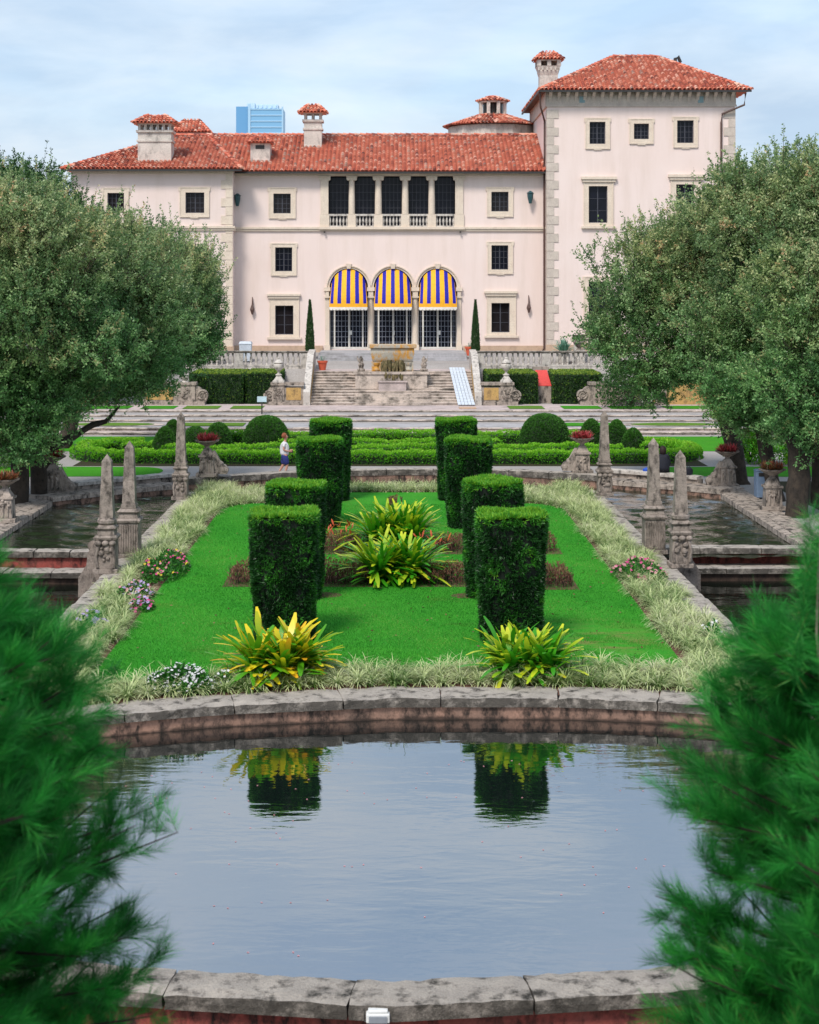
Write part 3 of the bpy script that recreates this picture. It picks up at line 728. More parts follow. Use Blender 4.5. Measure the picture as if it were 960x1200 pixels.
# trim: string courses, plinth band, friezes
mb = MB(); z0, z1 = vz(270.8), vz(266.3)
mb.box(X0+.01, X1-.02, D1-.12, D1+.02, z0, z1); mb.box(X0+.01, X1-.02, D1-.2, D1+.02, z1-.12, z1+.03)
mb.box(WX0-.02, WX1+.12, D2-.12, D2+.02, z0, z1); mb.box(WX0-.02, WX1+.2, D2-.2, D2+.02, z1-.12, z1+.03)
mb.box(WX1-.02, WX1+.12, D2+.021, D1-.125, z0, z1)
VB(mb, 'string_course', M['trim'])
mb = MB()
mb.box(X0+.01, axs[0]-ro-.25, D1-.14, D1+.02, ZB, vz(405)); mb.box(axs[2]+ro+.25, X1-.02, D1-.14, D1+.02, ZB, vz(405))
mb.box(WX0, WX1+.1, D2-.14, D2+.02, ZB, vz(405)); mb.box(TX0-.1, TX1+.1, D3-.16, D3+.02, ZB, vz(403))
VB(mb, 'plinth_band', stone('sandy_plinth', (.60, .43, .30), (.52, .37, .27), (.36, .25, .18), 1., (.5, .7), bst=.3))
mb = MB(); mb.box(X0, X1-.05, D1-.10, D1+.02, eaveM-.30, eaveM-.06); mb.box(WX0, WX1+.08, D2-.10, D2+.02, eaveW-.30, eaveW-.06)
VB(mb, 'cornice', M['trim'])
mb = MB(); mb.box(TX0-.10, TX1+.10, D3-.12, D3+.02, friz, friz+.14); mb.box(TX0-.06, TX1+.06, D3-.06, D3+.02, friz+.14, eaveT-.05)
mb.box(TX0-.12, TX0+.02, D3+.03, D3+TD, friz, eaveT-.05)
nb = 22
for i in range(nb):                                        # brackets under the tower eave
    x = TX0+.2+(TX1-TX0-.4)*i/(nb-1)
    mb.prismx([(D3-.055, eaveT-.85), (D3-.055, eaveT-.12), (D3-.62, eaveT-.12), (D3-.5, eaveT-.3), (D3-.16, eaveT-.5)], x-.11, x+.11)
VB(mb, 'frieze', M['quoin'])
mb = MB(); 
for px in (682, 821): mb.box(vx(px-3, D3), vx(px+3.4, D3), D3-.10, D3-.062, vz(120.5, D3), vz(113, D3))
VB(mb, 'vent_grille', plain('verdigris_grille', (.22, .34, .36), .6))
# quoins
def quoins(x0, sgn, y, z0, z1, side=None, mat='quoin', lw=.78, sw=.46):
    mb = MB(); z = z0; i = 0
    while z < z1-.2:
        h = .62; w = lw if i % 2 else sw; a, b = sorted((x0-sgn*.03, x0+sgn*w))
        mb.box(a, b, y-.05, y+.03, z+.012, min(z+h, z1)-.012)
        if side:
            xx = sorted((x0-sgn*.05, x0+sgn*.02)); mb.box(xx[0], xx[1], y+.035, y+(lw+sw-w), z+.012, min(z+h, z1)-.012)
        z += h; i += 1
    return VB(mb, 'quoin', M[mat])
quoins(TX0, 1, D3, ZB, friz, True); quoins(TX1, -1, D3, ZB, friz, False)
quoins(WX1, -1, D2, ZB, eaveW-.3, False, 'trim')
quoins(TX0, 1, D3+TD-1.2, eaveM+3, friz, False)
# loggia
lt, lb = vz(252.2), vz(266)
cols = [(376, 385), (408.5, 416), (439.3, 447.5), (471, 479), (502, 510), (533.5, 543)]
lo = VB(MB().box(vx(375), vx(544), D1-.10, D1+.3, vz(206), eaveM-.31).box(vx(375), vx(544), D1-.16, D1+.3, vz(204.5), vz(203)), 'loggia', M['trim'])
for i, (a, b) in enumerate(cols):
    mb = MB(); xa, xb = vx(a), vx(b); xm = (xa+xb)/2; hw = (xb-xa)/2
    if i in (0, 5): mb.box(xa, xb, D1-.10, D1+.28, vz(251), vz(210.5))
    else: mb.lathe(xm, D1+.1, [(hw*1.0, vz(251)), (hw*.98, vz(235)), (hw*.84, vz(210.5))], 16)
    mb.box(xa-.06, xb+.06, D1-.13, D1+.285, lb, vz(251.2))
    mb.box(xa-.16, xb+.16, D1-.15, D1+.286, vz(208), vz(206.1))
    for sx in (-1, 1): mb.add(*[(lambda c: c)(q) for q in [
        [(xm+sx*(hw+.02)+.13*math.cos(t*math.pi/5), yy, vz(209.4)+.13*math.sin(t*math.pi/5)) for yy in (D1-.145, D1+.27) for t in range(10)],
        [tuple(range(10)), tuple(range(19, 9, -1))]+[(t, (t+1) % 10, (t+1) % 10+10, t+10) for t in range(10)]]])
    mb.box(xa+.02, xb-.02, D1-.11, D1+.27, vz(210.5), vz(208.1))
    VB(mb, 'column', M['trim'], lo)
bays = [(385, 408.5), (416, 439.3), (447.5, 471), (479, 502), (510, 533.5)]
mbp, mbm, mbb = MB(), MB(), MB()
prof = [(.045, 0), (.06, .05), (.035, .1), (.085, .3), (.07, .42), (.035, .58), (.055, .64), (.05, .68)]
for a, b in bays:
    xa, xb = vx(a), vx(b); mbp.box(xa, xb, D1+.9, D1+.94, lb, vz(206))
    for i in range(1, 5): x = xa+(xb-xa)*i/5; mbm.box(x-.018, x+.018, D1+.85, D1+.898, lt, vz(206))
    for i in range(1, 5): z = lt+(vz(206)-lt)*i/5; mbm.box(xa, xb, D1+.855, D1+.896, z-.018, z+.018)
    mbb.box(xa, xb, D1-.09, D1+.22, lt-.05, lt+.09); mbb.box(xa, xb, D1-.09, D1+.22, lb-.001, lb+.1)
    for i in range(6):
        x = xa+(xb-xa)*(i+.5)/6; h = lt-.05-lb-.1; mbb.lathe(x, D1+.06, [(r*1.05, z/.68*h) for r, z in prof], 8, lb+.1)
VB(mbp, 'pane', M['glass'], lo); VB(mbm, 'glazing_bars', M['muntin'], lo); VB(mbb, 'balustrade', M['balus'], lo)
mb = MB(); mb.box(vx(374), vx(545), D1-.30, D1+.3, lb-.17, lb-.003); VB(mb, 'ledge', M['trim'], lo)
for px in (380.5, 539.5):
    mb = MB(); mb.box(vx(px)-.05, vx(px)+.05, D1-.3, D1-.02, vz(272.8), vz(271.2)); VB(mb, 'lamp_bracket', M['dark'])
# arches: surround, columns, doors, awnings
for k, x in enumerate(axs):
    mb = MB()
    for (r0, r1, ya) in ((ri, ri+.14, .05), (ri+.14, ro-.07, .09), (ro-.07, ro, .15)):
        n = 24; vs = []; fs = []
        for i in range(n+1):
            a = math.pi*i/n; c, s_ = math.cos(a), math.sin(a)
            vs += [(x+r0*c, D1-ya, spr+r0*s_), (x+r1*c, D1-ya, spr+r1*s_), (x+r1*c, D1+.02, spr+r1*s_), (x+r0*c, D1+.02, spr+r0*s_)]
        for i in range(n):
            for j in range(4): fs.append((4*i+j, 4*i+(j+1) % 4, 4*i+4+(j+1) % 4, 4*i+4+j))
        mb.add(vs, fs)
    mb.fr(x, D1-.09, spr+ri-.02, spr+ro+.12, .12, .2, .1, .13)
    VB(mb, 'arch', M['trim'])
    mb = MB(); mb.box(x-ri, x+ri, D1+.55, D1+.6, doorz, spr+ri*.98)
    dr = VB(mb, 'glazed_door', M['glass'])
    mb = MB(); zt = vz(363.8); w = 2*ri
    for fx, t in ((0, .05), (.125, .055), (.5, .045), (.52, .03), (.86, .055), (1, .05)):
        xx = x-ri+w*fx; mb.box(xx-t, xx+t, D1+.42, D1+.549, doorz, zt)
    mb.box(x-ri, x+ri, D1+.40, D1+.548, zt, zt+.16); mb.box(x-ri, x+ri, D1+.40, D1+.547, doorz, doorz+.13)
    VB(mb, 'door_frame', M['white'], dr)
    mb = MB()
    for fx in (.06, .22, .31, .41, .60, .69, .78, .93): xx = x-ri+w*fx; mb.box(xx-.015, xx+.015, D1+.47, D1+.546, doorz+.1, zt)
    for i in range(1, 7): z = doorz+.1+(zt-doorz-.1)*i/7; mb.box(x-ri, x+ri, D1+.475, D1+.545, z-.015, z+.015)
    VB(mb, 'glazing_bars', plain('pale_bars', (.22, .24, .30), .6) if k == 0 else bpy.data.materials['pale_bars'], dr)
    mb = MB(); mb.box(x-.02, x+.22 if k != 1 else x+.12, D1+.38, D1+.418, vz(392.5), vz(387.5)); VB(mb, 'lock_plate', M['white'], dr)
    # awning: a quarter barrel of cloth hung from the arch, bellying outwards
    nst = 11; rr = ri-.03; ztop = spr+rr; zbot = vz(355.5); sub = 3
    aw = MB()
    def pt(u, v):                                       # u across -1..1, v down 0..1
        zt_ = spr+math.sqrt(max(0, 1-u*u))*rr*.985 if abs(u) < .999 else spr
        z = zt_+(zbot-zt_)*v; out = .12+1.15*math.sin(v*math.pi/2)*(.72+.28*math.cos(u*1.4))
        return (x+u*rr*(.97-.03*math.cos(v*3)), D1+.12-out, z)
    bounds = [-1, -.95, -.79, -.58, -.38, -.11, .10, .36, .57, .78, .95, 1.0]
    for i in range(nst):
        u0, u1 = bounds[i], bounds[i+1]; aw.cur = i % 2
        for a in range(sub):
            for j in range(12):
                ua, ub = u0+(u1-u0)*a/sub, u0+(u1-u0)*(a+1)/sub; va, vb_ = j/12, (j+1)/12
                aw.add([pt(ua, va), pt(ub, va), pt(ub, vb_), pt(ua, vb_)], [(0, 1, 2, 3)])
    awn = VB(aw, 'awning', [M['yellow'], M['blue']], fix=False, smooth=False)
    mb = MB(); yb = pt(0, 1)[1]; n = 11
    zb2 = vz(360.3)
    P0 = [pt(-1+2*i/44, 1) for i in range(45)]
    for i in range(44):
        (xa, ya, za), (xb, yb2, zb3) = P0[i], P0[i+1]; dr_ = .05*math.sin(i*.5)
        mb.add([(xa, ya, za), (xb, yb2, zb3), (xb, yb2-.03, zb2), (xa, ya-.03, zb2)], [(0, 1, 2, 3)])
    VB(mb, 'valance', M['valance'], awn, fix=False)
    mb = MB()
    for i in range(44):
        (xa, ya, za), (xb, yb2, zb3) = P0[i], P0[i+1]
        da, db = [.10+.09*abs(math.sin(math.pi*(j/4.))) for j in (i, i+1)]
        mb.add([(xa, ya-.035, zb2+.04), (xb, yb2-.035, zb2+.04), (xb, yb2-.03, zb2-db), (xa, ya-.03, zb2-da)], [(0, 1, 2, 3)])
    VB(mb, 'scalloped_edge', M['scallop'], awn, fix=False)
for k, (a, b) in enumerate(((axs[0]-ro-.1, axs[0]-ri+.02), (axs[0]+ri-.02, axs[1]-ri+.02), (axs[1]+ri-.02, axs[2]-ri+.02), (axs[2]+ri-.02, axs[2]+ro+.1))):
    mb = MB(); xm = (a+b)/2; hw = min((b-a)/2-.03, .27)
    if k in (0, 3): mb.box(a+.03, b-.02, D1-.12, D1+.3, vz(405), vz(348))
    else: mb.lathe(xm, D1+.02, [(hw*1.08, vz(404)), (hw*1.02, vz(380)), (hw*.88, vz(349))], 18)
    mb.box(xm-hw-.05, xm+hw+.05, D1-.24, D1+.32, vz(349), vz(347)); mb.box(xm-hw+.02, xm+hw-.02, D1-.22, D1+.3, vz(347), vz(341))
    mb.box(xm-hw-.08, xm+hw+.08, D1-.28, D1+.33, vz(341), vz(336.6)); mb.box(xm-hw-.06, xm+hw+.06, D1-.3, D1+.34, vz(411), vz(404))
    VB(mb, 'column', M['trim'])

# roofs of barrel tiles
def roof_face(mb, poly, eave_dir, up, tw=.30, th=.40):
    """poly: coplanar points; eave_dir, up: unit vectors in the plane"""
    O = Vector(poly[0]); U_ = Vector(eave_dir).normalized(); V_ = Vector(up).normalized(); Nn = U_.cross(V_)
    if Nn.z < 0: Nn = -Nn
    p2 = [((Vector(p)-O).dot(U_), (Vector(p)-O).dot(V_)) for p in poly]
    mb.r = .45; mb.add([Vector(p) for p in poly], [tuple(range(len(poly)))]); mb.r = None
    us = [p[0] for p in p2]; vs_ = [p[1] for p in p2]
    def inside(u, v):
        c = False; n = len(p2)
        for i in range(n):
            (x1, y1), (x2, y2) = p2[i], p2[(i+1) % n]
            if (y1 > v) != (y2 > v) and u < (x2-x1)*(v-y1)/(y2-y1)+x1: c = not c
        return c
    nu = int((max(us)-min(us))/tw)+1; nv = int((max(vs_)-min(vs_))/th)+1
    prof = [(.05, .0), (.2, .085), (.5, .125), (.8, .085), (.95, .0)]
    for i in range(nv):
        v0 = min(vs_)+i*th
        for j in range(nu):
            u0 = min(us)+j*tw
            if not inside(u0+tw/2, v0+th*.5): continue
            ju, jv = random.uniform(-.012, .012), random.uniform(-.03, .03)
            V = []
            for vv, lift, sc in ((v0-.06+jv, .045, 1.), (v0+th+jv, .005, .82)):
                for a, h in prof:
                    uu = u0+tw*(.5+(a-.5)*sc)+ju; V.append(O+U_*uu+V_*vv+Nn*(h*sc+lift))
            mb.add(V, [(k, k+1, k+6, k+5) for k in range(4)])
            mb.at[-4:] = [random.random()]*4
def ridge_caps(mb, a, b, r=.16, L=.42):
    a, b = Vector(a), Vector(b); n = max(1, int((b-a).length/L)); t = (b-a).normalized()
    u = t.cross(Vector((0, 0, 1))).normalized(); w = u.cross(t)
    for i in range(n):
        p, q = a+(b-a)*(i/n)-t*.04, a+(b-a)*((i+1)/n); V = []
        for pp, rr, l in ((p, r, .07), (q, r*.85, .03)):
            for k in range(6):
                an = math.pi*k/5; V.append(pp+u*math.cos(an)*rr+w*(math.sin(an)*rr+l-.03))
        mb.add(V, [(k, k+1, k+7, k+6) for k in range(5)]+[(0, 1, 2, 3, 4, 5)]); mb.at[-6:] = [random.random()]*6
def hip_roof(name, x0, x1, y0, y1, ze, zr, rx0, rx1, faces='fblr', parent=None, tw=.30, soff=True, caps=True):
    ym = (y0+y1)/2; A, B, C_, D__ = (x0, y0, ze), (x1, y0, ze), (x1, y1, ze), (x0, y1, ze); E, G = (rx0, ym, zr), (rx1, ym, zr)
    mb = MB(); up = lambda p, q: (Vector(q)-Vector(p)).normalized()
    if 'f' in faces: roof_face(mb, [A, B, G, E], (1, 0, 0), (0, ym-y0, zr-ze), tw)
    if 'b' in faces: mb.add([C_, D__, E, G], [(0, 1, 2, 3)])
    if 'l' in faces: roof_face(mb, [D__, A, E], (0, -1, 0), (rx0-x0, 0, zr-ze), tw)
    if 'r' in faces: roof_face(mb, [B, C_, G], (0, 1, 0), (rx1-x1, 0, zr-ze), tw)
    if caps:
        ridge_caps(mb, E, G)
        if 'l' in faces: ridge_caps(mb, A, E)
        if 'r' in faces: ridge_caps(mb, B, G)
    r = VB(mb, name, M['tile'], parent, fix=False)
    return r
ov = .75
yM0 = D1-ov; yM1 = D1+14.4; zeM = vz(200.6, yM0); zrM = vz(158.5, (yM0+yM1)/2)
rf = hip_roof('roof', vx(252, yM0), vx(641, yM0)+.05, yM0, yM1, zeM, zrM, vx(228, (yM0+yM1)/2), vx(625, (yM0+yM1)/2)+.4, 'fb', caps=False)
mb = MB(); ridge_caps(mb, (vx(243, 121.8), 121.8, zrM), (TX0, 121.8, zrM)); VB(mb, 'ridge_tiles', M['tile'], rf, fix=False)
yW0 = D2-ov; yW1 = yM1-.4; zeW = vz(197.8, yW0); ymW = (yW0+yW1)/2; zrW = vz(158.8, ymW)
rf2 = hip_roof('roof', vx(71, yW0), vx(283.5, yW0), yW0, yW1, zeW, zrW, vx(206, ymW), vx(243, ymW), 'fblr')
yT0 = D3-.95; yT1 = D3+TD+.9; zeT = vz(105, yT0); ymT = (yT0+yT1)/2; zrT = vz(66.5, ymT)
rf3 = hip_roof('roof', TX0-.62, TX1+.95, yT0, yT1, zeT, zrT, vx(719, ymT), vx(769, ymT), 'fblr')
# gutters and soffits
def gutter(mb, x0, x1, y, z):
    mb.box(x0, x1, y-.07, y+.05, z-.15, z-.03)
for r_, (x0, x1, y, z, yb) in ((rf, (vx(276), TX0-.02, yM0, zeM, D1)), (rf2, (vx(71, yW0), vx(283.5, yW0), yW0, zeW, D2)), (rf3, (TX0-.62, TX1+.95, yT0, zeT, D3))):
    mb = MB(); gutter(mb, x0, x1, y, z); VB(mb, 'gutter', M['dark'], r_)
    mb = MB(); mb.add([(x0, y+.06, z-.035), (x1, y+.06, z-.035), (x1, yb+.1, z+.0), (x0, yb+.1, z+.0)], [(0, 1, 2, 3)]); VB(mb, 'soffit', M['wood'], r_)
mb = MB(); mb.box(TX0-.69, TX0-.58, yT0, yT1, zeT-.15, zeT-.03); VB(mb, 'gutter', M['dark'], rf3)
mb = MB(); mb.add([(TX0-.61, yT0, zeT-.036), (TX0+.05, yT0, zeT-.036), (TX0+.05, yT1, zeT-.036), (TX0-.61, yT1, zeT-.036)], [(0, 1, 2, 3)])
VB(mb, 'soffit', M['wood'], rf3)
# drainpipes
mb = MB(); x = vx(637.6); mb.tube([(TX0-.58, D3-.6, zeT-.15), (TX0-.5, D3-.3, zeT-1.1), (x, D1-.5, zeT-2.0), (x, D1-.5, zeT-4.5), (x, D1-.18, zeT-5.2), (x, D1-.18, 3.6), (x-.25, D1-.3, 3.2)], .07, 8)
VB(mb, 'drainpipe', M['pipe'])
mb = MB(); mb.tube([(TX1+.6, D3-.7, zeT-.2), (TX1+.55, D3-.5, zeT-1.0), (vx(846, D3), D3-.14, zeT-1.6), (vx(845, D3), D3-.14, zeT-2.2), (vx(845, D3), D3-.14, 3.6)], .075, 8)
VB(mb, 'drainpipe', M['pipe'])
mb = MB(); mb.tube([(vx(789, ymT), ymT-.6, zrT-.9), (vx(790, ymT), ymT-.6, zrT-.2), (vx(793, ymT), ymT-.6, zrT-.05), (vx(796, ymT), ymT-.6, zrT-.5)], .13, 8); VB(mb, 'vent_pipe', M['dark'], rf3)

# chimneys (pixel spans at their own distance)
def chim_cap(ch, x0, x1, y0, y1, z0, z1, n=10):
    mb = MB(); xm, ym = (x0+x1)/2, (y0+y1)/2
    rx = (x1-x0)*.18
    def face(poly, e, up): roof_face(mb, poly, e, up, .26, .32)
    h = z1-z0
    face([(x0, y0, z0), (x1, y0, z0), (xm+rx, ym, z1), (xm-rx, ym, z1)], (1, 0, 0), (0, ym-y0, h))
    face([(x0, y1, z0), (x0, y0, z0), (xm-rx, ym, z1)], (0, -1, 0), (xm-rx-x0, 0, h)); face([(x1, y0, z0), (x1, y1, z0), (xm+rx, ym, z1)], (0, 1, 0), (xm+rx-x1, 0, h))
    mb.add([(x1, y1, z0), (x0, y1, z0), (xm-rx, ym, z1), (xm+rx, ym, z1)], [(0, 1, 2, 3)])
    mb.add([(x0, y0, z0-.01), (x1, y0, z0-.01), (x1, y1, z0-.01), (x0, y1, z0-.01)], [(0, 1, 2, 3)])
    ridge_caps(mb, (x0, y0, z0), (xm-rx, ym, z1), .13, .35); ridge_caps(mb, (x1, y0, z0), (xm+rx, ym, z1), .13, .35)
    return VB(mb, 'cap', M['tile'], ch, fix=False)
def chimney(l, r, top, postb, bodyt, base, capl, capr, capt, d, dep, npost=5, mat='chim'):
    a, b = vx(l, d), vx(r, d); mb = MB()
    mb.box(a, b, d, d+dep, vz(base, d)-1.2, vz(postb, d)); mb.box(a-.12, b+.12, d-.12, d+dep+.12, vz(postb, d), vz(postb, d)+.16)
    if bodyt: mb.box(a-.08, b+.08, d-.08, d+dep+.08, vz(bodyt, d), vz(bodyt, d)+.14)
    z0, z1 = vz(postb, d)+.16, vz(top, d)
    for i in range(npost):
        for yy in (d+.12, d+dep-.12):
            x = a+.1+(b-a-.2)*i/(npost-1); mb.box(x-.09, x+.09, yy-.1, yy+.1, z0, z1)
    mb.box(a-.05, b+.05, d-.05, d+dep+.05, z1, z1+.1)
    ch = VB(mb, 'chimney', M[mat], rf)
    chim_cap(ch, vx(capl, d-.4), vx(capr, d-.4), d-.45, d+dep+.45, z1+.1, vz(capt, d+dep/2)); return ch
chimney(161.5, 200.5, 146, 155, 166, 191, 155, 206, 134.5, 114.3, 1.6, 6)
chimney(356.3, 377, 133.5, 142.5, 152, 170, 350.5, 382, 122.5, 119.2, 1.2, 3)
# low dormer vent
d = 116.1; mb = MB(); mb.box(vx(293.5, d), vx(316.5, d), d, d+1.6, vz(196, d), vz(167.5, d)); ch = VB(mb, 'chimney', M['chim'], rf)
mb = MB(); mb.box(vx(299.5, d), vx(310, d), d-.02, d+.02, vz(174.5, d), vz(170, d)); VB(mb, 'smoke_slot', M['dark'], ch)
chim_cap(ch, vx(291, d), vx(318.5, d), d-.3, d+1.9, vz(167.5, d), vz(159.5, d+.8))
# small hipped skylight roof behind the ridge
d = 124.5; mb = MB(); mb.box(vx(204, d), vx(242, d), d, d+2.4, vz(162, d), vz(155, d)); ch = VB(mb, 'turret', M['chim'], rf)
chim_cap(ch, vx(200, d), vx(245.5, d), d-.3, d+2.8, vz(154.8, d), vz(140, d+1))
# round turret with lantern beside the tower
d = 127.0; mb = MB(); xc = vx(577.5, d); rr = (640-524)/2*d/F0
mb.lathe(xc, d, [(rr*.9, vz(170, d)), (rr*.9, vz(150, d))], 16); mb.lathe(xc, d, [(1.12, vz(146, d)), (1.12, vz(134.8, d)), (1.2, vz(134.5, d)), (1.0, vz(134, d))], 8)
for k in range(8):
    a = 2*math.pi*(k+.5)/8; mb.box(xc+1.0*math.cos(a)-.13, xc+1.0*math.cos(a)+.13, d+1.0*math.sin(a)-.13, d+1.0*math.sin(a)+.13, vz(134.3, d), vz(120, d))
mb.lathe(xc, d, [(1.15, vz(121, d)), (1.2, vz(119.5, d))], 8)
tu = VB(mb, 'turret', M['chim'], rf)
mb = MB(); mb.lathe(xc, d, [(.75, vz(134, d)), (.75, vz(121, d))], 8); VB(mb, 'lantern_core', M['dark'], tu)
def cone_roof(mb, r0, z0, r1, z1, n):
    for k in range(n):
        a0, a1 = 2*math.pi*k/n, 2*math.pi*(k+1)/n; p = [(xc+r0*math.cos(a0), d+r0*math.sin(a0), z0), (xc+r0*math.cos(a1), d+r0*math.sin(a1), z0), (xc+r1*math.cos(a1), d+r1*math.sin(a1), z1), (xc+r1*math.cos(a0), d+r1*math.sin(a0), z1)]
        e = (Vector(p[1])-Vector(p[0])).normalized(); mid0 = (Vector(p[0])+Vector(p[1]))/2; mid1 = (Vector(p[2])+Vector(p[3]))/2
        roof_face(mb, p, e, mid1-mid0, .28, .38)
mb = MB(); cone_roof(mb, rr, vz(149.5, d), 1.0, vz(135.5, d), 12); VB(mb, 'turret_roof', M['tile'], tu, fix=False)
mb = MB(); cone_roof(mb, 1.3, vz(119.3, d), .08, vz(112.8, d), 8); VB(mb, 'lantern_roof', M['tile'], tu, fix=False)
# flared chimney on the tower corner
d = D3+2.6; mb = MB(); xm = vx(643.5, d); f = d/F0
for w0, w1, p0, p1 in ((10.5, 10.5, 104, 88), (10.5, 12, 88, 83), (12, 12, 83, 81.5), (12, 13.6, 81.5, 77)):
    mb.fr(xm, d+.7, vz(p0, d), vz(p1, d), w0*f, w1*f)
for i in range(6): x = xm-12*f+24*f*i/5; mb.box(x-.05, x+.05, d+.7-13.4*f-.02, d+.7-12*f, vz(82, d), vz(79, d))
for i in (-1, 0, 1):
    for yy in (-1, 1): mb.box(xm+i*11.8*f-.14, xm+i*11.8*f+.14, d+.7+yy*11.6*f-.14, d+.7+yy*11.6*f+.14, vz(77, d), vz(70.5, d))
mb.box(xm-13.6*f, xm+13.6*f, d+.7-13.6*f, d+.7+13.6*f, vz(71, d), vz(69.5, d))
ch = VB(mb, 'chimney', M['chim'], rf3); mb = MB(); mb.box(xm-.5, xm+.5, d+.3, d+1.1, vz(77, d), vz(71, d)); VB(mb, 'flue', M['salmon'], ch)
chim_cap(ch, vx(627, d), vx(660, d), d+.7-16.5*f, d+.7+16.5*f, vz(69.5, d), vz(60.5, d+.5))
# wall lamps and iron sconces (parts of the villa)
for px, py in ((277, 236), (619, 233)):
    x = vx(px); mb = MB(); mb.lathe(x+.12, D1-.45, [(.10, -.35), (.2, .1), (.22, .35), (.27, .38), (.05, .55)], 6, vz(py)); mb.box(x+.08, x+.16, D1-.45, D1, vz(py)-.05, vz(py)+.03)
    VB(mb, 'wall_lantern', M['teal'])
for px, py in ((296, 356), (619.5, 354)):
    x = vx(px); mb = MB(); mb.tube([(x, D1-.12, vz(py-8)), (x+.02, D1-.2, vz(py+2))], [.03, .07], 6); mb.lathe(x, D1-.25, [(.05, -.45), (.16, -.1), (.1, .1), (.05, .25)], 6, vz(py+5))
    VB(mb, 'iron_sconce', M['pipe'])

# ---------------------------------------------------------------- distant glass tower, haze put into its muted blues
d = 900.; f = d/F0
sk = empty('skyscraper', (vx(304, d), d, 3), 'distant blue glass skyscraper showing above the villa roof ridge', 'skyscraper')
gm, nt, b = newmat('blue_curtain_wall'); p = pos(nt)
b.inputs['Base Color'].default_value = (.20, .42, .62, 1); b.inputs['Roughness'].default_value = .35
gm2, nt, b = newmat('blue_side_wall'); b.inputs['Base Color'].default_value = (.13, .33, .56, 1); b.inputs['Roughness'].default_value = .35
fm = plain('pale_floor_bands', (.36, .56, .72), .6)
xa, xm, xb = vx(276.5, d), vx(292, d), vx(331.5, d)
mb = MB(); mb.box(xm, xb, d, d+20, 0, vz(127, d)); VB(mb, 'front_glazing', gm, sk)
mb = MB(); mb.box(xa, xm-.65, d+1, d+24, 0, vz(124.5, d)); VB(mb, 'side_glazing', gm2, sk)
mb = MB()
for i in range(40):
    z = vz(128.5, d)-i*3.3
    if z < 5: break
    mb.box(xm, xb, d-.3, d-.02, z, z+.6)
mb.box(xm-.6, xm+.8, d-.5, d+.3, 0, vz(122, d)); mb.box(xb-.6, xb+.2, d-.4, d+.3, 0, vz(125, d))
VB(mb, 'floor_bands', fm, sk)
mb = MB(); mb.box(xm+1, xb-3, d+3, d+15, vz(127, d), vz(121.5, d)); mb.box(xm-1.5, xm+3, d+2, d+8, vz(127, d), vz(120, d))
for px in (300, 305, 310, 316, 321): mb.box(vx(px, d), vx(px+2.2, d), d+2.4, d+2.9, vz(126, d), vz(122.5, d))
VB(mb, 'rooftop_plant', plain('pale_rooftop', (.52, .68, .82), .6), sk)
# ---------------------------------------------------------------- grand stair, fountain, terrace front
st = empty('staircase', (0, 98.5, .75), 'broad stone staircase climbing to the villa between two sloping walls', 'staircase')
N1 = 12; mb = MB()
for i in range(N1):
    z0 = .75+(2.6-.75)*i/N1; z1 = .75+(2.6-.75)*(i+1)/N1; y = 98.5+4.5*i/N1
    ext = .35 if i < 5 else 0
    mb.box(-5.0, 5.0, y, y+4.6/N1+.02, z0-.5, z1-.03)
    coping(mb, [(-5.0, y), (5.0, y)], -.04, 4.5/N1+.02, z1-.06, z1, 2.1, 4, .006)
VB = lambda mb, name, mat, parent=None, **k: mb.build(name, mat, parent if parent is not None else villa, world=True, **k)
VB(mb, 'flight', M['steps'], st)
mb = MB()
for i in range(4):                                        # bowed lower steps in the middle
    z1 = .75+(2.6-.75)*(i+1)/N1+.004; y = 98.5+4.5*i/N1; pts = []
    for k in range(17):
        a = math.pi*k/16; pts.append((-2.6*math.cos(a), y+.25-.62*math.sin(a)))
    mb.prismz(pts, z1-.153, z1)
VB(mb, 'flight', M['steps'], st)
mb = MB(); mb.box(-5, 5, 103.05, 107.5, 2.0, 2.596); VB(mb, 'landing', M['pave'], st)
mb = MB()
for i in range(6):
    z = 2.6+.85*(i+1)/6; y = 107.5+.42*i; mb.box(-5.0, 5.0, y, y+(.42 if i < 5 else 5.2), z-.25, z)
VB(mb, 'upper_flight', M['greypave'], st)
# sloping side walls
for s in (-1, 1):
    mb = MB(); a, b = sorted((s*5.0, s*5.42))
    mb.prismx([(98.4, .7), (98.4, 1.55), (103.2, 3.72), (105.7, 3.86), (105.7, 2.0), (104, .7)], a, b)
    w = VB(mb, 'side_wall', M['balus'], st)
    mb = MB(); mb.prismx([(98.5, .75), (98.5, 1.3), (102.6, 3.1), (102.6, 2.6)], *sorted((s*4.985, s*4.997))); VB(mb, 'ochre_inset', M['ochre'], w)
# wheelchair / trolley ramp boards over the steps
rp = empty('ramp', (3.6, 98.4, .75), 'pale blue boarded ramp laid over the right side of the stairs', 'ramp')
mb = MB(); nn = 9
for j in range(5):
    for i in range(14):
        t0, t1 = i/14, (i+1)/14-.006
        for_x = lambda t: (3.95-.35*t, 5.0-.42*t)
        y0, y1 = 98.0+5.2*t0, 98.0+5.2*t1; z0, z1 = .80+1.98*t0, .80+1.98*t1
        a0, b0 = for_x(t0); a1, b1 = for_x(t1); c0 = a0+(b0-a0)*j/5+.012; c1 = a0+(b0-a0)*(j+1)/5-.012
        d0 = a1+(b1-a1)*j/5+.012; d1 = a1+(b1-a1)*(j+1)/5-.012
        mb.add([(c0, y0, z0), (c1, y0, z0), (d1, y1, z1), (d0, y1, z1), (c0, y0, z0+.05), (c1, y0, z0+.05), (d1, y1, z1+.05), (d0, y1, z1+.05)],
               [(0,3,2,1),(4,5,6,7),(0,1,5,4),(1,2,6,5),(2,3,7,6),(3,0,4,7)])
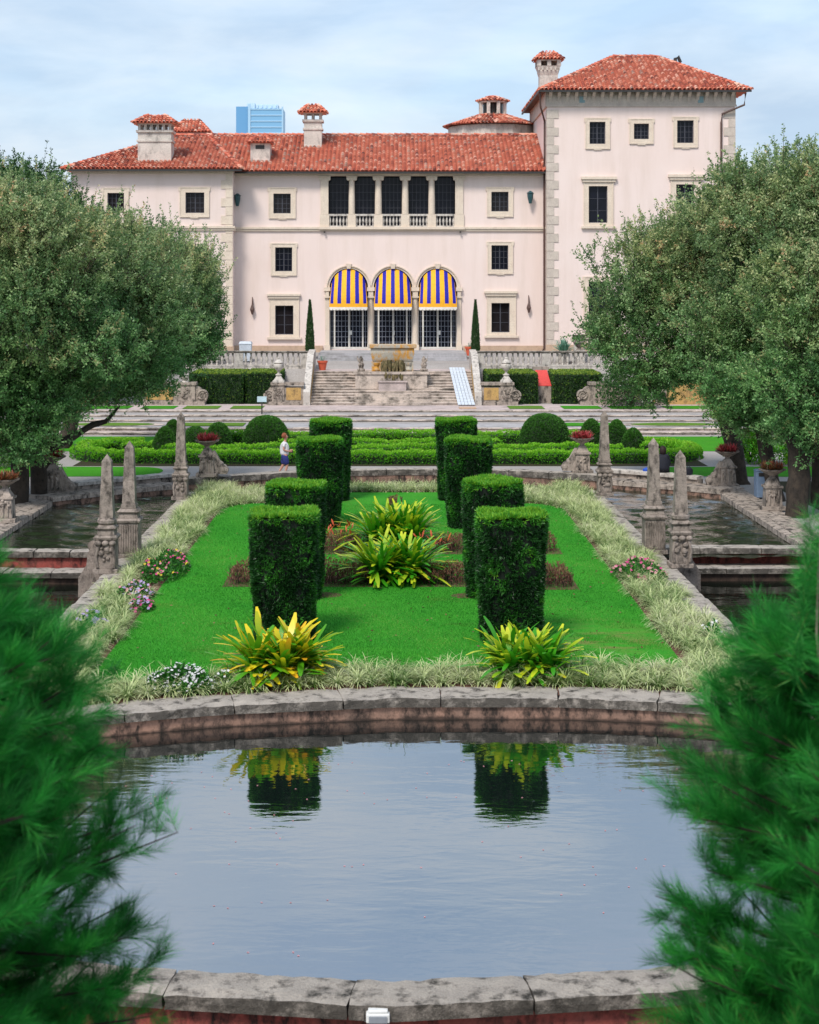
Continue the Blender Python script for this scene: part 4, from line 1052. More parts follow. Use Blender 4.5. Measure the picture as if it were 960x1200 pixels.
VB(mb, 'boards', M['rampm'], rp)
mb = MB(); mb.box(3.95, 4.95, 95.6, 96.6, .75, .80); VB(mb, 'threshold_plate', plain('tan_board', (.5, .33, .22), .8), rp)

# fountain on its plinth in the middle of the stair
fo = empty('fountain', (0, 100.3, 1.9), 'stone basin fountain with orange stains on a plinth in the middle of the stairs', 'fountain')
mb = MB(); mb.box(-2.3, 2.15, 100.5, 102.6, 1.2, 2.52); mb.box(-2.42, 2.27, 100.42, 102.6, 2.52, 2.68); VB(mb, 'plinth', M['steps'], fo)
mb = MB(); mb.box(-.85, .85, 100.05, 100.48, 1.0, 2.05); mb.box(-.92, .92, 99.98, 100.46, 2.05, 2.12); VB(mb, 'lower_block', M['pave'], fo)
mb = MB()
for sgn in (-1, 1): mb.box(sgn*1.0-.3, sgn*1.0+.3, 100.9, 102, 2.69, 3.26); mb.lathe(sgn*1.0, 100.95, [(.16, 0), (.22, .1), (.12, .3), (.2, .42), (.22, .54)], 10, 2.69)
VB(mb, 'foot', M['basin'], fo)
mb = MB(); x0, x1 = 1.2, 1.44; z0, z1 = 3.27, 4.25
secs = [(0, 1.20, .5), (.12, 1.27, .56), (.55, 1.36, .64), (.85, 1.36, .62), (.87, 1.5, .76), (1.08, 1.5, .76)]
for (za, wa, da), (zb, wb, db) in zip(secs[:-1], secs[1:]): mb.fr(0, 101.45, z0+za, z0+zb, wa, wb, da, db)
VB(mb, 'basin', M['basin'], fo, bevel=.02)
mb = MB()
for i in range(26):                                       # moss-hung stalactite carving under the basin
    x = random.uniform(-.72, .72); y = 100.45+random.uniform(0, .5); z = 2.1+random.uniform(0, .2)
    mb.lathe(x, y, [(.09, 0), (.12, .25), (.07, .5), (.13, .8), (.1, 1.1)], 7, z)
VB(mb, 'mossy_rockwork', stone('mossy_rock', (.26, .20, .10), (.16, .13, .07), (.05, .05, .02), 4, (.45, .6), bst=1.), fo)
mb = MB()
for s in (-1, 1):                                         # small sea-beast finials on the plinth
    mb.lathe(s*1.95, 100.75, [(.22, 0), (.26, .12), (.14, .2), (.2, .42), (.12, .6), (.15, .75), (.04, .95)], 9, 2.69); mb.tube([(s*1.95, 100.7, 3.2), (s*2.12, 100.6, 3.4), (s*2.2, 100.6, 3.65)], [.09, .06, .02], 6)
VB(mb, 'finial', M['coral'], fo)

def vase_prof(k=1.): return [(r*k, z*k) for r, z in ((.20, 0), (.20, .05), (.08, .12), (.07, .22), (.12, .28), (.27, .42), (.33, .58), (.31, .66), (.22, .70), (.26, .76), (.30, .78), (.26, .80), (.12, .95), (.05, 1.0), (.07, 1.06), (.02, 1.12))]
def finial_urn(x, y, z, label, k=1.):
    u = empty('stone_urn', (x, y, z), label, 'urn', 'carved urns on the scroll walls')
    mb = MB(); mb.fr(x, y, z, z+.12, .36, .34); mb.fr(x, y, z+.12, z+.46, .30, .08); VB(mb, 'base', M['balus'], u)
    mb = MB(); mb.lathe(x, y, vase_prof(k), 16, z+.42); 
    for sgn in (-1, 1): mb.tube([(x+sgn*.26*k, y, z+.42+.45*k), (x+sgn*.42*k, y, z+.42+.55*k), (x+sgn*.40*k, y, z+.42+.72*k), (x+sgn*.24*k, y, z+.42+.74*k)], .03, 6)
    VB(mb, 'vase', M['balus'], u, smooth=True); return u
# scroll walls at the stair foot and further out
def scroll_wall(s, xi, xo, y, label, panel=True, zt=1.9):
    """xi: end nearest the axis, xo: outer end with the volute"""
    w = empty('scroll_wall', (s*(xi+xo)/2, y, .75), label, 'wall', 'carved scroll walls')
    f = lambda x: s*x
    L = xo-xi; xp0, xp1 = xi+L*.5, xi+L*.82
    mb = MB(); mb.box(*sorted((f(xi), f(xo-.1))), y-.1, y+.75, .7, .95)                  # base course
    mb.box(*sorted((f(xi), f(xp0))), y, y+.6, .95, 1.85); mb.box(*sorted((f(xp0), f(xp1))), y-.05, y+.65, .95, 1.95)
    mb.box(*sorted((f(xi-.02), f(xp1+.08))), y-.12, y+.72, 1.96 if 0 else 1.951, 2.12)
    # concave shoulder and volute
    pr = [(xp1, .95), (xp1, 1.9)]
    for k in range(9):
        a = math.pi/2*k/8; pr.append((xp1+L*.12*math.sin(a)*1.0, 1.9-.45*(1-math.cos(a))-.02))
    pr += [(xo-.08, 1.36), (xo-.02, .95)]
    pts = [(f(x), z) for x, z in pr]
    if s < 0: pts = pts[::-1]
    mb.prism(pts, y+.05, y+.55)
    cx_, cz_ = f(xo-.27), 1.33
    n = 30; prv = None                                   # volute spiral as a raised ribbon
    pp = []
    for k in range(n):
        a = -math.pi*.3+k*.42; r = .34*(1-k/n*.8); pp.append((cx_+s*r*math.cos(a), y+.0, cz_+r*math.sin(a)))
    mb.tube(pp, [.075*(1-k/n*.5) for k in range(n)], 7)
    mb.add([(cx_+.33*math.cos(2*math.pi*k/20), yy, cz_+.33*math.sin(2*math.pi*k/20)) for yy in (y+.02, y+.58) for k in range(20)],
           [tuple(range(20)), tuple(range(39, 19, -1))]+[(k, (k+1) % 20, (k+1) % 20+20, k+20) for k in range(20)])
    VB(mb, 'wall_body', M['coral'], w)
    mb = MB(); mb.box(*sorted((f(xi+.15), f(xp0-.12))), y-.02, y+.02, 1.05, 1.80); VB(mb, 'ochre_panel', M['ochre'] if panel else M['coral'], w)
    mb = MB()                                            # relief carving on the pier
    xm = (xp0+xp1)/2
    for k in range(16):
        a = random.uniform(0, 6.28); r = random.uniform(.05, .36)
        mb.sphere((f(xm)+r*math.cos(a)*.9, y-.05, 1.45+r*math.sin(a)), random.uniform(.05, .09), 1., 5)
    VB(mb, 'carving', M['obelisk'], w)
    return w
scroll_wall(-1, 5.42, 7.75, 98.7, 'carved scroll wall with ochre panel at the left foot of the stairs')
scroll_wall(1, 5.42, 7.75, 98.7, 'carved scroll wall with ochre panel at the right foot of the stairs')
scroll_wall(-1, 15.3, 11.2, 98.9, 'long scroll wall with golden panel left of the clipped hedges') if False else None
w = scroll_wall(-1, 11.35, 15.2, 98.9, 'long scroll wall with golden panel left of the clipped hedges'); 
w.scale = (-1, 1, 1); 
w = scroll_wall(1, 11.35, 15.2, 98.9, 'scroll wall half hidden under the right tree beyond the hedge', False); w.scale = (-1, 1, 1)
finial_urn(-6.95, 99.05, 2.12, 'stone vase on the scroll wall at the left foot of the stairs')
finial_urn(6.95, 99.05, 2.12, 'stone vase on the scroll wall at the right foot of the stairs')
o = empty('stone_urn', (-12.7, 99.2, 2.12), 'small round stone finial on the golden panelled wall', 'finial')
mb = MB(); mb.lathe(-12.7, 99.2, [(.2, 0), (.12, .08), (.28, .3), (.26, .42), (.1, .5), (.06, .62), (.01, .7)], 12, 2.12); VB(mb, 'ball_finial', M['balus'], o)
o.name = 'stone_finial'

# balustrades on the terrace front
bal_prof = [(.07, 0), (.07, .06), (.045, .1), (.10, .3), (.085, .42), (.045, .62), (.07, .7), (.07, .76)]
def balustrade(x0, x1, y, z, h, label, wall_to=.6, posts=3):
    b = empty('balustrade', ((x0+x1)/2, y, z), label, 'balustrade', 'terrace balustrades')
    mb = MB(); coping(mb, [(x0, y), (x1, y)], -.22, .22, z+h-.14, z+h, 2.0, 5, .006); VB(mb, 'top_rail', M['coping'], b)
    mb = MB(); mb.box(x0, x1, y-.18, y+.18, z, z+.12); mb.box(x0, x1, y-.16, y+.2, wall_to, z-.004); VB(mb, 'base_wall', M['balus'], b)
    ps = [x0+.25+(x1-x0-.5)*i/posts for i in range(posts+1)]
    for p in ps:
        mb = MB(); mb.box(p-.25, p+.25, y-.2, y+.2, z+.121, z+h-.141); VB(mb, 'post', M['balus'], b)
    hh = h-.26
    for p, q in zip(ps[:-1], ps[1:]):
        n = int((q-p-.5)/.33)
        for i in range(n):
            x = p+.25+(q-p-.5)*(i+.5)/n
            VB(MB().lathe(x, y, [(r, zz/.76*hh) for r, zz in bal_prof], 8, z+.12), 'baluster', M['balus'], b, smooth=True)
    return b
balustrade(-14.5, -5.45, 105.6, 2.75, 1.02, 'stained balustrade behind the left clipped hedge below the villa', posts=2)
balustrade(5.45, 14.5, 105.6, 2.75, 1.02, 'stained balustrade behind the right clipped hedge below the villa', posts=2)
balustrade(12.2, 20.5, 109.0, 3.35, 1.1, 'pale balustrade higher up beside the grey stone urn at the tower foot', 2.6, 2)
balustrade(-24, -13.0, 109.0, 3.35, 1.1, 'balustrade higher up at the left, under the big tree', 2.6, 3)
# grey urn, agave, blue bin, pots, cypresses
u = empty('stone_urn', (12.4, 107.6, 3.75), 'grey open stone urn on the terrace at the foot of the tower', 'urn')
mb = MB(); mb.box(12.05, 12.75, 107.25, 107.95, 2.8, 3.75); VB(mb, 'plinth', M['balus'], u)
mb = MB(); mb.lathe(12.4, 107.6, [(.24, 0), (.10, .12), (.2, .2), (.42, .5), (.36, .75), (.44, .95), (.48, 1.0), (.40, 1.0), (.34, .9)], 16, 3.75); VB(mb, 'vase', M['obelisk'], u, smooth=True)
def plant_straps(label, name, loc, n, L, W, mat, e0=(.2, 1.4), de=(-.2, .9), cat='plant', group=None, spread=.15, parent=None, lift=0.):
    P = np.stack([U(-spread, spread, n), U(-spread, spread, n), U(0, .08, n)+lift], 1)+np.array(loc)
    e = U(*e0, n); o = straps(name, P, U(0, 6.283, n), e, e-U(*de, n), U(L*.7, L*1.1, n), U(W*.7, W*1.1, n), mat, parent, rng.random(n))
    if parent is None:
        o.location = (0, 0, 0); tag(o, label, cat, group)
    return o
ag = empty('agave', (11.3, 107, 3.5), 'blue green spiky agave on the terrace beside the grey urn', 'agave')
plant_straps(None, 'foliage', (11.3, 107, 3.5), 140, 1.0, .09, M['agave'], (.1, 1.5), (-.1, .3), parent=ag)
mb = MB(); mb.lathe(11.3, 107, [(.35, 0), (.45, .7)], 12, 2.8); VB(mb, 'planter', M['balus'], ag)
def cypress(x, y, z, h, label):
    c = empty('cypress_tree', (x, y, z), label, 'cypress', 'slim cypresses flanking the awnings')
    mb = MB(); mb.tube([(x, y, z), (x, y, z+h*.9)], [.07, .02], 6); VB(mb, 'trunk', M['bark'], c)
    n = 9000; t = rng.random(n)**1.1
    r = np.where(t < .12, .18+t*.7, .255*(1-(np.clip(t-.12, 0, 1)/.88)**1.6)+.015)
    a = U(0, 6.283, n); rr = r*np.sqrt(U(.45, 1.15, n))
    P = np.stack([x+rr*np.cos(a), y+rr*np.sin(a), z+.25+t*(h-.25)], 1)
    D = unit(np.stack([np.cos(a)*.35, np.sin(a)*.35, np.ones(n)], 1)+.35*randdir(n))
    leaves('crown', P, D, U(.07, .16, n), U(.025, .05, n), M['cypress'], c, rng.random(n))
cypress(vx(363.3, 109), 109, 3.0, 4.0, 'slim dark cypress left of the three striped awnings')
cypress(vx(557.3, 109), 109, 3.0, 4.0, 'slim dark cypress right of the three striped awnings')
for x, y, z, l in ((vx(378, 104), 104, 2.6, 'red flower pot at the top left of the stairs'), (vx(551, 109), 109.4, 3.3, 'red flower pot beside the right cypress')):
    p_ = empty('flower_pot', (x, y, z), l, 'flower pot')
    mb = MB(); mb.lathe(x, y, [(.20, 0), (.29, .48), (.33, .48), (.34, .60), (.29, .60), (.27, .5)], 14, z); VB(mb, 'pot', M['pot'], p_, smooth=True)
    plant_straps(None, 'sprigs', (x, y, z+.5), 30, .45, .02, M['agave'], (.6, 1.5), (0, .5), parent=p_, spread=.15)
b_ = empty('litter_bin', (vx(288, 108), 108, 3.1), 'pale blue bin on the terrace left of the villa stairs', 'bin')
x = vx(288, 108); mb = MB(); mb.fr(x, 108, 3.0, 4.15, .36, .40); VB(mb, 'bin_body', M['rampm'], b_); mb = MB(); mb.fr(x, 108, 4.151, 4.3, .43, .36); VB(mb, 'lid', M['rampm'], b_)
# red panel between hedges
rpn = empty('garden_ramp', (9.45, 101, .75), 'bright red sloping board between the two right clipped hedges', 'ramp')
mb = MB(); mb.box(9.0, 9.88, 100.9, 103.5, .7, 1.75); mb.box(8.95, 9.95, 103.2, 103.8, 1.7, 2.85); VB(mb, 'stone_base', M['coral'], rpn)
mb = MB(); mb.add([(9.0, 100.95, 1.76), (9.9, 100.95, 1.76), (9.8, 102.9, 2.62), (9.05, 102.9, 2.62), (9.0, 100.95, 1.80), (9.9, 100.95, 1.80), (9.8, 102.9, 2.66), (9.05, 102.9, 2.66)],
                   [(0,3,2,1),(4,5,6,7),(0,1,5,4),(1,2,6,5),(2,3,7,6),(3,0,4,7)]); VB(mb, 'red_board', M['redpanel'], rpn)
# notice sign
sg = empty('notice_sign', (vx(307, 93.6), 93.6, .6), 'small pale blue notice board on a thin black post before the left hedge', 'sign')
x = sg.location.x; mb = MB(); mb.box(x-.035, x+.035, 93.57, 93.63, .6, 1.35); VB(mb, 'post', M['dark'], sg)
mb = MB(); mb.box(x-.27, x+.27, 93.55, 93.6, 1.30, 1.62); VB(mb, 'board', M['signm'], sg)

# ---------------------------------------------------------------- clipped hedges, domes, parterre
def box_hedge(name, label, x0, x1, y0, y1, z0, z1, mat, core, per_m2=220, L=.10, group=None, cat='hedge', bright_top=True, inset=.08):
    h = empty(name, ((x0+x1)/2, (y0+y1)/2, z0), label, cat, group)
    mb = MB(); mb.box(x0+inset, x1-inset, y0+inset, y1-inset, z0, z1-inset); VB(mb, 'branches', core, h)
    Ps = []; Ns = []; Rn = []
    def face(o, u, v, nrm, top=False):
        o, u, v = map(np.array, (o, u, v)); a = np.linalg.norm(np.cross(u, v)); n = int(a*per_m2)
        P = o+U(0, 1, n)[:, None]*u+U(0, 1, n)[:, None]*v; P = P-np.array(nrm)*U(0, inset, n)[:, None]
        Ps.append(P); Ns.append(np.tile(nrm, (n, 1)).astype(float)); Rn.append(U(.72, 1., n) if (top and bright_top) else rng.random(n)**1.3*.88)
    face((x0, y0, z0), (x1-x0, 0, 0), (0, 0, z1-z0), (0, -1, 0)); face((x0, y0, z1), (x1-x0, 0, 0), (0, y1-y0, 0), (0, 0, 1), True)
    face((x0, y0, z0), (0, y1-y0, 0), (0, 0, z1-z0), (-1, 0, 0)); face((x1, y0, z0), (0, y1-y0, 0), (0, 0, z1-z0), (1, 0, 0))
    face((x0, y1, z0), (x1-x0, 0, 0), (0, 0, z1-z0), (0, 1, 0))
    P = np.concatenate(Ps); Nn = np.concatenate(Ns); rn = np.concatenate(Rn)
    Pr, D, Ls, Ws = surface_leaves(P, Nn, 3, L, L*.5, .9)
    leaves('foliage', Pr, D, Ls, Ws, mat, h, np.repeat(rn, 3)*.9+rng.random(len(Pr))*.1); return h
HG = 'tall clipped hedges under the terrace'
box_hedge('hedge', 'left outermost block of the tall clipped hedge left of the stairs', -12.5, -9.25, 99.9, 105.0, .7, 2.60, M['hedgeleaf'], M['coregreen2'], 150, .11, HG)
box_hedge('hedge', 'inner block of the tall clipped hedge next to the left stair urn', -9.05, -7.0, 100.2, 105.0, .7, 2.62, M['hedgeleaf'], M['coregreen2'], 150, .11, HG)
box_hedge('hedge', 'tall clipped hedge block between the right stair urn and the red board', 5.9, 8.95, 100.0, 105.0, .7, 2.60, M['hedgeleaf'], M['coregreen2'], 150, .11, HG)
box_hedge('hedge', 'tall clipped hedge block just right of the red board', 9.95, 12.9, 99.8, 105.0, .7, 2.58, M['hedgeleaf'], M['coregreen2'], 150, .11, HG)

def path_hedge(name, label, pts, w, h, group, per_m=240, closed=False, mat='boxleaf', L=.085, z=.0):
    per_m = int(per_m*1.6); h = h*.88
    """low soft hedge following a path; rounded section"""
    P = polyline(pts, .25); P = np.array([(p.x, p.y) for p in P]); T = np.gradient(P, axis=0); T = T/np.linalg.norm(T, axis=1)[:, None]
    Nl = np.stack([-T[:, 1], T[:, 0]], 1); c = P.mean(0)
    o = empty(name, (float(c[0]), float(c[1]), z), label, 'hedge', group)
    n = int(len(P)*.25*per_m*(w+2*h)/1.6); k = rng.integers(0, len(P), n); a = U(-.15, math.pi+.15, n)
    jx = U(-.13, .13, n)
    ca, sa = np.cos(a), np.sin(a); cx = np.sign(ca)*np.abs(ca)**.6; sz = np.clip(np.sign(sa)*np.abs(sa)**.45, 0, 1)
    bumpy = 1+.06*np.sin(P[k, 0]*3.1+P[k, 1]*2.3)+.05*np.sin(P[k, 0]*7.7)
    rr = U(.86, 1.05, n)*bumpy
    X = P[k, 0]+Nl[k, 0]*cx*w/2*rr+T[k, 0]*jx; Y = P[k, 1]+Nl[k, 1]*cx*w/2*rr+T[k, 1]*jx; Z = z+h*sz*rr
    Nn = unit(np.stack([Nl[k, 0]*ca, Nl[k, 1]*ca, np.maximum(sa, .1)], 1))
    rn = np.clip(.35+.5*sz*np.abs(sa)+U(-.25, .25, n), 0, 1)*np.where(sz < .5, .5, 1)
    Pr, D, Ls, Ws = surface_leaves(np.stack([X, Y, Z], 1), Nn, 3, L, L*.55, .9)
    mb = MB()
    for i in range(len(P)-1):
        a_, b_ = P[i], P[i+1]; q = []
        for p, nn_ in ((a_, Nl[i]), (b_, Nl[i+1])):
            for s_, zz in ((-.36, z), (-.36, z+h*.72), (.36, z+h*.72), (.36, z)): q.append((p[0]+nn_[0]*w*s_, p[1]+nn_[1]*w*s_, zz))
        mb.add(q, [(0, 1, 5, 4), (1, 2, 6, 5), (2, 3, 7, 6)])
    VB(mb, 'branches', M['coregreen2'], o)
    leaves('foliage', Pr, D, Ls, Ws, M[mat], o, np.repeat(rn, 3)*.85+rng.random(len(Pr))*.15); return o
PG = 'low bright hedges of the parterre'
def arcpts(x0, x1, f, n=40): return [(x0+(x1-x0)*i/n, f(x0+(x1-x0)*i/n)) for i in range(n+1)]
path_hedge('parterre_hedge', 'long front row of low bright hedge along the gravel walk behind the visitor',
           arcpts(-11.8, 11.8, lambda x: 73.1+.0035*x*x), 1.15, .62, PG, 260)
path_hedge('parterre_hedge', 'low hedge curling round the left end of the parterre', [(-11.9+2.7*-math.sin(a), 76.6-3.1*math.cos(a)) for a in np.linspace(.0, math.pi*.95, 26)], 1.05, .6, PG)
path_hedge('parterre_hedge', 'low hedge curling round the right end of the parterre', [(11.7+2.3*math.sin(a), 76.4-2.9*math.cos(a)) for a in np.linspace(.0, math.pi*.95, 26)], 1.05, .6, PG)
path_hedge('parterre_hedge', 'second row of low bright hedge, just behind the front row', arcpts(-10.6, 10.6, lambda x: 76.2+.45*math.sin(x*.95), 80), 1.1, .6, PG, 220)
path_hedge('parterre_hedge', 'middle row of low bright hedge between the two large clipped domes', arcpts(-5.4, 5.0, lambda x: 79.0-.6*math.cos(x*1.1), 60), 1.0, .58, PG, 200)
path_hedge('parterre_hedge', 'rear row of low bright hedge in front of the stone terrace steps', arcpts(-9.5, 9.5, lambda x: 82.9+.6*math.cos(x*.8), 80), 1.3, .62, PG, 200)
path_hedge('parterre_hedge', 'short inner hedge at the left of the parterre near the paired cones', [(-12.6, 77.2), (-11, 78.4), (-9.5, 79)], 1., .58, PG)
path_hedge('parterre_hedge', 'short inner hedge at the right of the parterre near the paired cones', [(12.4, 77.0), (11.6, 79.5), (9.8, 82.3)], 1., .58, PG)

def dome(label, x, y, rx, h, group, pw=2.4, name='clipped_dome', cone=0.):
    o = empty(name, (x, y, 0), label, 'topiary', group)
    n = int(2600*rx*h); t = rng.random(n); a = U(0, 6.283, n)
    def rad(t): return rx*((1-t**pw)**(1/pw))*(1-cone*t)
    tt = t**.8; r = rad(tt)*U(.95, 1.02, n); P = np.stack([x+r*np.cos(a), y+r*np.sin(a), tt*h], 1)
    Nn = unit(np.stack([np.cos(a)*(1-tt**3), np.sin(a)*(1-tt**3), tt+.05], 1))
    k = 30; prof = [(rad(i/k)*.95, i/k*h*.97) for i in range(k)]+[(.01, h*.97)]
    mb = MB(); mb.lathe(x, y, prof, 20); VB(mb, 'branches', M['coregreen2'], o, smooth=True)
    Pr, D, Ls, Ws = surface_leaves(P, Nn, 3, .085, .04, .8)
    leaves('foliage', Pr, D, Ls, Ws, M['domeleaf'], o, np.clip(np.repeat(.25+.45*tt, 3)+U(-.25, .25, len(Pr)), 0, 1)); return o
DG, CG = 'large clipped domes in the parterre', 'clipped cones in the parterre'
dome('large clipped green dome just left of the visitor with ginger hair', vx(312, 79.5), 79.5, 1.13, 1.60, DG)
dome('large clipped green dome in the right half of the parterre', vx(638.5, 80.5), 80.5, 1.23, 1.62, DG)
dome('clipped cone left of the far left obelisk, front one of two', vx(193.5, 77.5), 77.5, .62, 1.25, CG, 1.7, 'clipped_cone')
dome('clipped cone left of the far left obelisk, rear taller one', vx(203, 79), 79, .62, 1.45, CG, 1.8, 'clipped_cone')
dome('clipped dome directly behind the left red flower urn', vx(229, 78), 78, .68, 1.2, CG, 2.2, 'clipped_cone')
dome('clipped dome right of the left red flower urn', vx(256, 78.5), 78.5, .66, 1.35, CG, 2.2, 'clipped_cone')
dome('clipped cone behind the right red flower urn', vx(693, 79), 79, .66, 1.5, CG, 1.8, 'clipped_cone')
dome('clipped cone immediately right of the far right obelisk', vx(723, 79), 79, .63, 1.45, CG, 1.8, 'clipped_cone')
dome('smallest clipped cone, second to the right of the far right obelisk', vx(742, 77.8), 77.8, .60, 1.15, CG, 1.8, 'clipped_cone')
dome('clipped dome at the far left of the parterre under the left tree', vx(84, 80), 86.5, .0001+.9, .8, CG, 2.2, 'clipped_cone') if False else None

# ---------------------------------------------------------------- topiary columns on the island
def topiary_mesh(kind):
    h, rb, rt = 2.85, .64, .76
    def rad(a, z): 
        f = (np.abs(np.cos(a))**2.9+np.abs(np.sin(a))**2.9)**(-1/2.9); t = z/h
        r = (rb+(rt-rb)*np.clip(t*1.2, 0, 1))*f*.955
        return r*(1+.022*np.sin(a*3+z*2.2+kind*2)+.02*np.sin(z*5+a*2+kind)+.012*np.sin(z*11-a*5+kind))
    root = empty('topiary_column', (0, 0, 0))
    nw = 3600
    a = U(0, 6.283, nw); z = U(.05, h, nw); r = rad(a, z)*U(.93, 1.0, nw)
    P = np.stack([r*np.cos(a), r*np.sin(a), z], 1); Nn = np.stack([np.cos(a), np.sin(a), np.zeros(nw)], 1)
    keep = (np.sin(a*4+z*2.7+kind*1.7)*np.sin(z*3.9-a*2+kind) < .80) | (rng.random(nw) < .3); P, Nn, a, z, r = P[keep], Nn[keep], a[keep], z[keep], r[keep]; nw = len(z)
    fl = np.sin(a*5+z*3.1+kind)+np.sin(a*2-z*4.3)+U(-1.2, 1.2, nw)
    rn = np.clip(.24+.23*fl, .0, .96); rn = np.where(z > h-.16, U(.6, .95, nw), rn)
    n2 = 1500; a2 = U(0, 6.283, n2); q = np.sqrt(rng.random(n2)); r2 = rad(a2, np.full(n2, h))*q
    P2 = np.stack([r2*np.cos(a2), r2*np.sin(a2), h-U(0, .05, n2)+.03*np.sin(a2*3)], 1)
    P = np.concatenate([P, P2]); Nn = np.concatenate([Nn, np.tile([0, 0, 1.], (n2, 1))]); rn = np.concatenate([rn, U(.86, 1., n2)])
    Pr, D, Ls, Ws = surface_leaves(P, Nn, 8, .115, .026, 1.0)
    V, Q_ = leafgeo(Pr, D, Ls, Ws)
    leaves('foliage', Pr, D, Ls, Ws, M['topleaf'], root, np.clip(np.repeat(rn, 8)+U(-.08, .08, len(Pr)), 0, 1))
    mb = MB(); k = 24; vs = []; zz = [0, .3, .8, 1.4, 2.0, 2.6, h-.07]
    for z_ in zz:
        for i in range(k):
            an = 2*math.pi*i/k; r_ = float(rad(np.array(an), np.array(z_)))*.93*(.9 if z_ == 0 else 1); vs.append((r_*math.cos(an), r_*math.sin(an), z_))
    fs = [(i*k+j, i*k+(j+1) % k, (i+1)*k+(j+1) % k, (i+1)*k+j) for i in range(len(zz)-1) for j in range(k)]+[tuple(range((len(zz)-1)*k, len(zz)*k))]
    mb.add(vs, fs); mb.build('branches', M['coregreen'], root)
    return root
TP = [(-2.44, 36.6, 2.85, 1.0), (2.66, 36.4, 2.85, 1.02), (-2.46, 41.4, 2.90, .98), (2.56, 41.6, 2.95, .99), (-2.40, 53.7, 2.88, .99), (2.50, 53.6, 2.9, 1.0), (-2.30, 60.4, 2.95, 1.0), (2.38, 60.4, 2.97, .98)]
TL = ['nearest left', 'nearest right', 'second left', 'second right', 'third left', 'third right', 'farthest left', 'farthest right']
protos = [topiary_mesh(0), topiary_mesh(1), topiary_mesh(2), topiary_mesh(3)]
for i, (x, y, h, sc) in enumerate(TP):
    o = protos[i] if i < 4 else copy_tree(protos[i % 4])
    o.location = (x, y, 0.03); o.scale = (sc, sc, h/2.85); o.rotation_euler = (0, 0, (0, 0, 1.57, 3.14, 4.71, 1.57, 3.14, 4.71)[i])
    extra = {0: 'behind the yellow bromeliad', 1: 'behind the green bromeliad', 2: 'just behind the nearest one', 3: 'half behind the nearest one',
             4: 'beside the walking visitor', 5: 'standing before the farthest one', 6: 'before the parterre', 7: 'before the parterre'}[i]
    tag(o, f'{TL[i]} clipped yew column on the lawn, {extra}', 'topiary', 'clipped yew columns on the lawn')
for x, y in ((-1.75, 41.7), (1.95, 41.6), (-2.9, 41.0), (3.1, 41.1)):
    structure(VB(MB().add([(x+.45*math.cos(2*math.pi*k/20), y+.35*math.sin(2*math.pi*k/20), .052) for k in range(20)], [tuple(range(20))]), 'mulch_patch', M['mulch'], g))
for o in [o for o in COL.objects if o.name.startswith('mulch_patch')]: o.parent = None

# ---------------------------------------------------------------- obelisks
def obelisk(x, y, z, H, kind, label):
    o = empty('obelisk', (x, y, z), label, 'obelisk', 'stone obelisks round the island')
    b = {0: .27, 1: .31, 2: .26}[kind]; hp = {0: .92, 1: 1.02, 2: .85}[kind]
    mb = MB(); mb.box(x-b-.06, x+b+.06, y-b-.06, y+b+.06, z, z+.12); mb.fr(x, y, z+.12, z+hp, b, b*.97)
    if kind == 1:
        for i in range(9): xx = x-b+.03+(2*b-.06)*i/8; mb.box(xx-.016, xx+.016, y-b-.025, y-b+.01, z+.16, z+hp-.05)
    else:
        for sx in (-1, 1): mb.tube([(x+sx*b*.8, y-b-.01, z+.16), (x+sx*b*.95, y-b-.03, z+.45), (x+sx*b*.7, y-b-.02, z+hp-.12)], [.05, .04, .06], 6)
        for i in range(9): mb.sphere((x+random.uniform(-b*.6, b*.6), y-b-.0, z+random.uniform(.35, hp-.15)), random.uniform(.05, .09), 1, 5)
        for sx in (-1, 0, 1): mb.sphere((x+sx*b*.75, y-b-.03, z+hp-.08), .10, .8, 6)
    VB(mb, 'pedestal', M['obelisk'], o, bevel=.012)
    mb = MB(); zz = z+hp
    for w0, w1, h in ((b+.03, b+.06, .07), (b+.06, b+.01, .06), (b-.02, b-.05, .14), (b-.02, b+.02, .05), (b+.02, b-.06, .08)):
        mb.fr(x, y, zz, zz+h, w0, w1); zz += h+.001
    if kind == 0: mb.lathe(x, y, [(.2, 0), (.27, .07), (.27, .15), (.2, .22)], 10, zz-.02); zz += .19
    else: mb.fr(x, y, zz, zz+.12, .22, .22); zz += .121
    VB(mb, 'moulding', M['obelisk'], o, bevel=.01)
    mb = MB(); top = z+H; w0, w1 = .19, .128
    mb.v = []; segs = 12; ring = []
    for k in range(segs+1):
        t = k/segs; w = w0+(w1-w0)*t; zc = zz+(top-.2-zz)*t; j = lambda: random.uniform(-.006, .006)
        ring += [(x-w+j(), y-w+j(), zc), (x+w+j(), y-w+j(), zc), (x+w+j(), y+w+j(), zc), (x-w+j(), y+w+j(), zc)]
    ring += [(x, y, top)]
    fs = [(4*k+a, 4*k+(a+1) % 4, 4*k+4+(a+1) % 4, 4*k+4+a) for k in range(segs) for a in range(4)]+[(4*segs+a, 4*segs+(a+1) % 4, 4*segs+4) for a in range(4)]+[(0, 3, 2, 1)]
    mb.add(ring, fs); VB(mb, 'shaft', M['obelisk'], o)
    return o
obelisk(-7.92, 45.0, .06, 3.28, 0, 'front left obelisk with a beaded collar, beside the left dam')
obelisk(-7.72, 47.6, .06, 3.40, 1, 'second left obelisk on a tall ribbed pedestal')
obelisk(-7.88, 60.4, .06, 3.25, 2, 'far left obelisk standing beside the red flower urn')
obelisk(8.15, 45.9, .06, 3.30, 0, 'front right obelisk of reddish stone, beside the right dam')
obelisk(7.78, 48.3, .06, 3.42, 1, 'second right obelisk on a tall pitted pedestal')
obelisk(8.05, 61.6, .06, 3.22, 2, 'far right obelisk standing beside the right red flower urn')
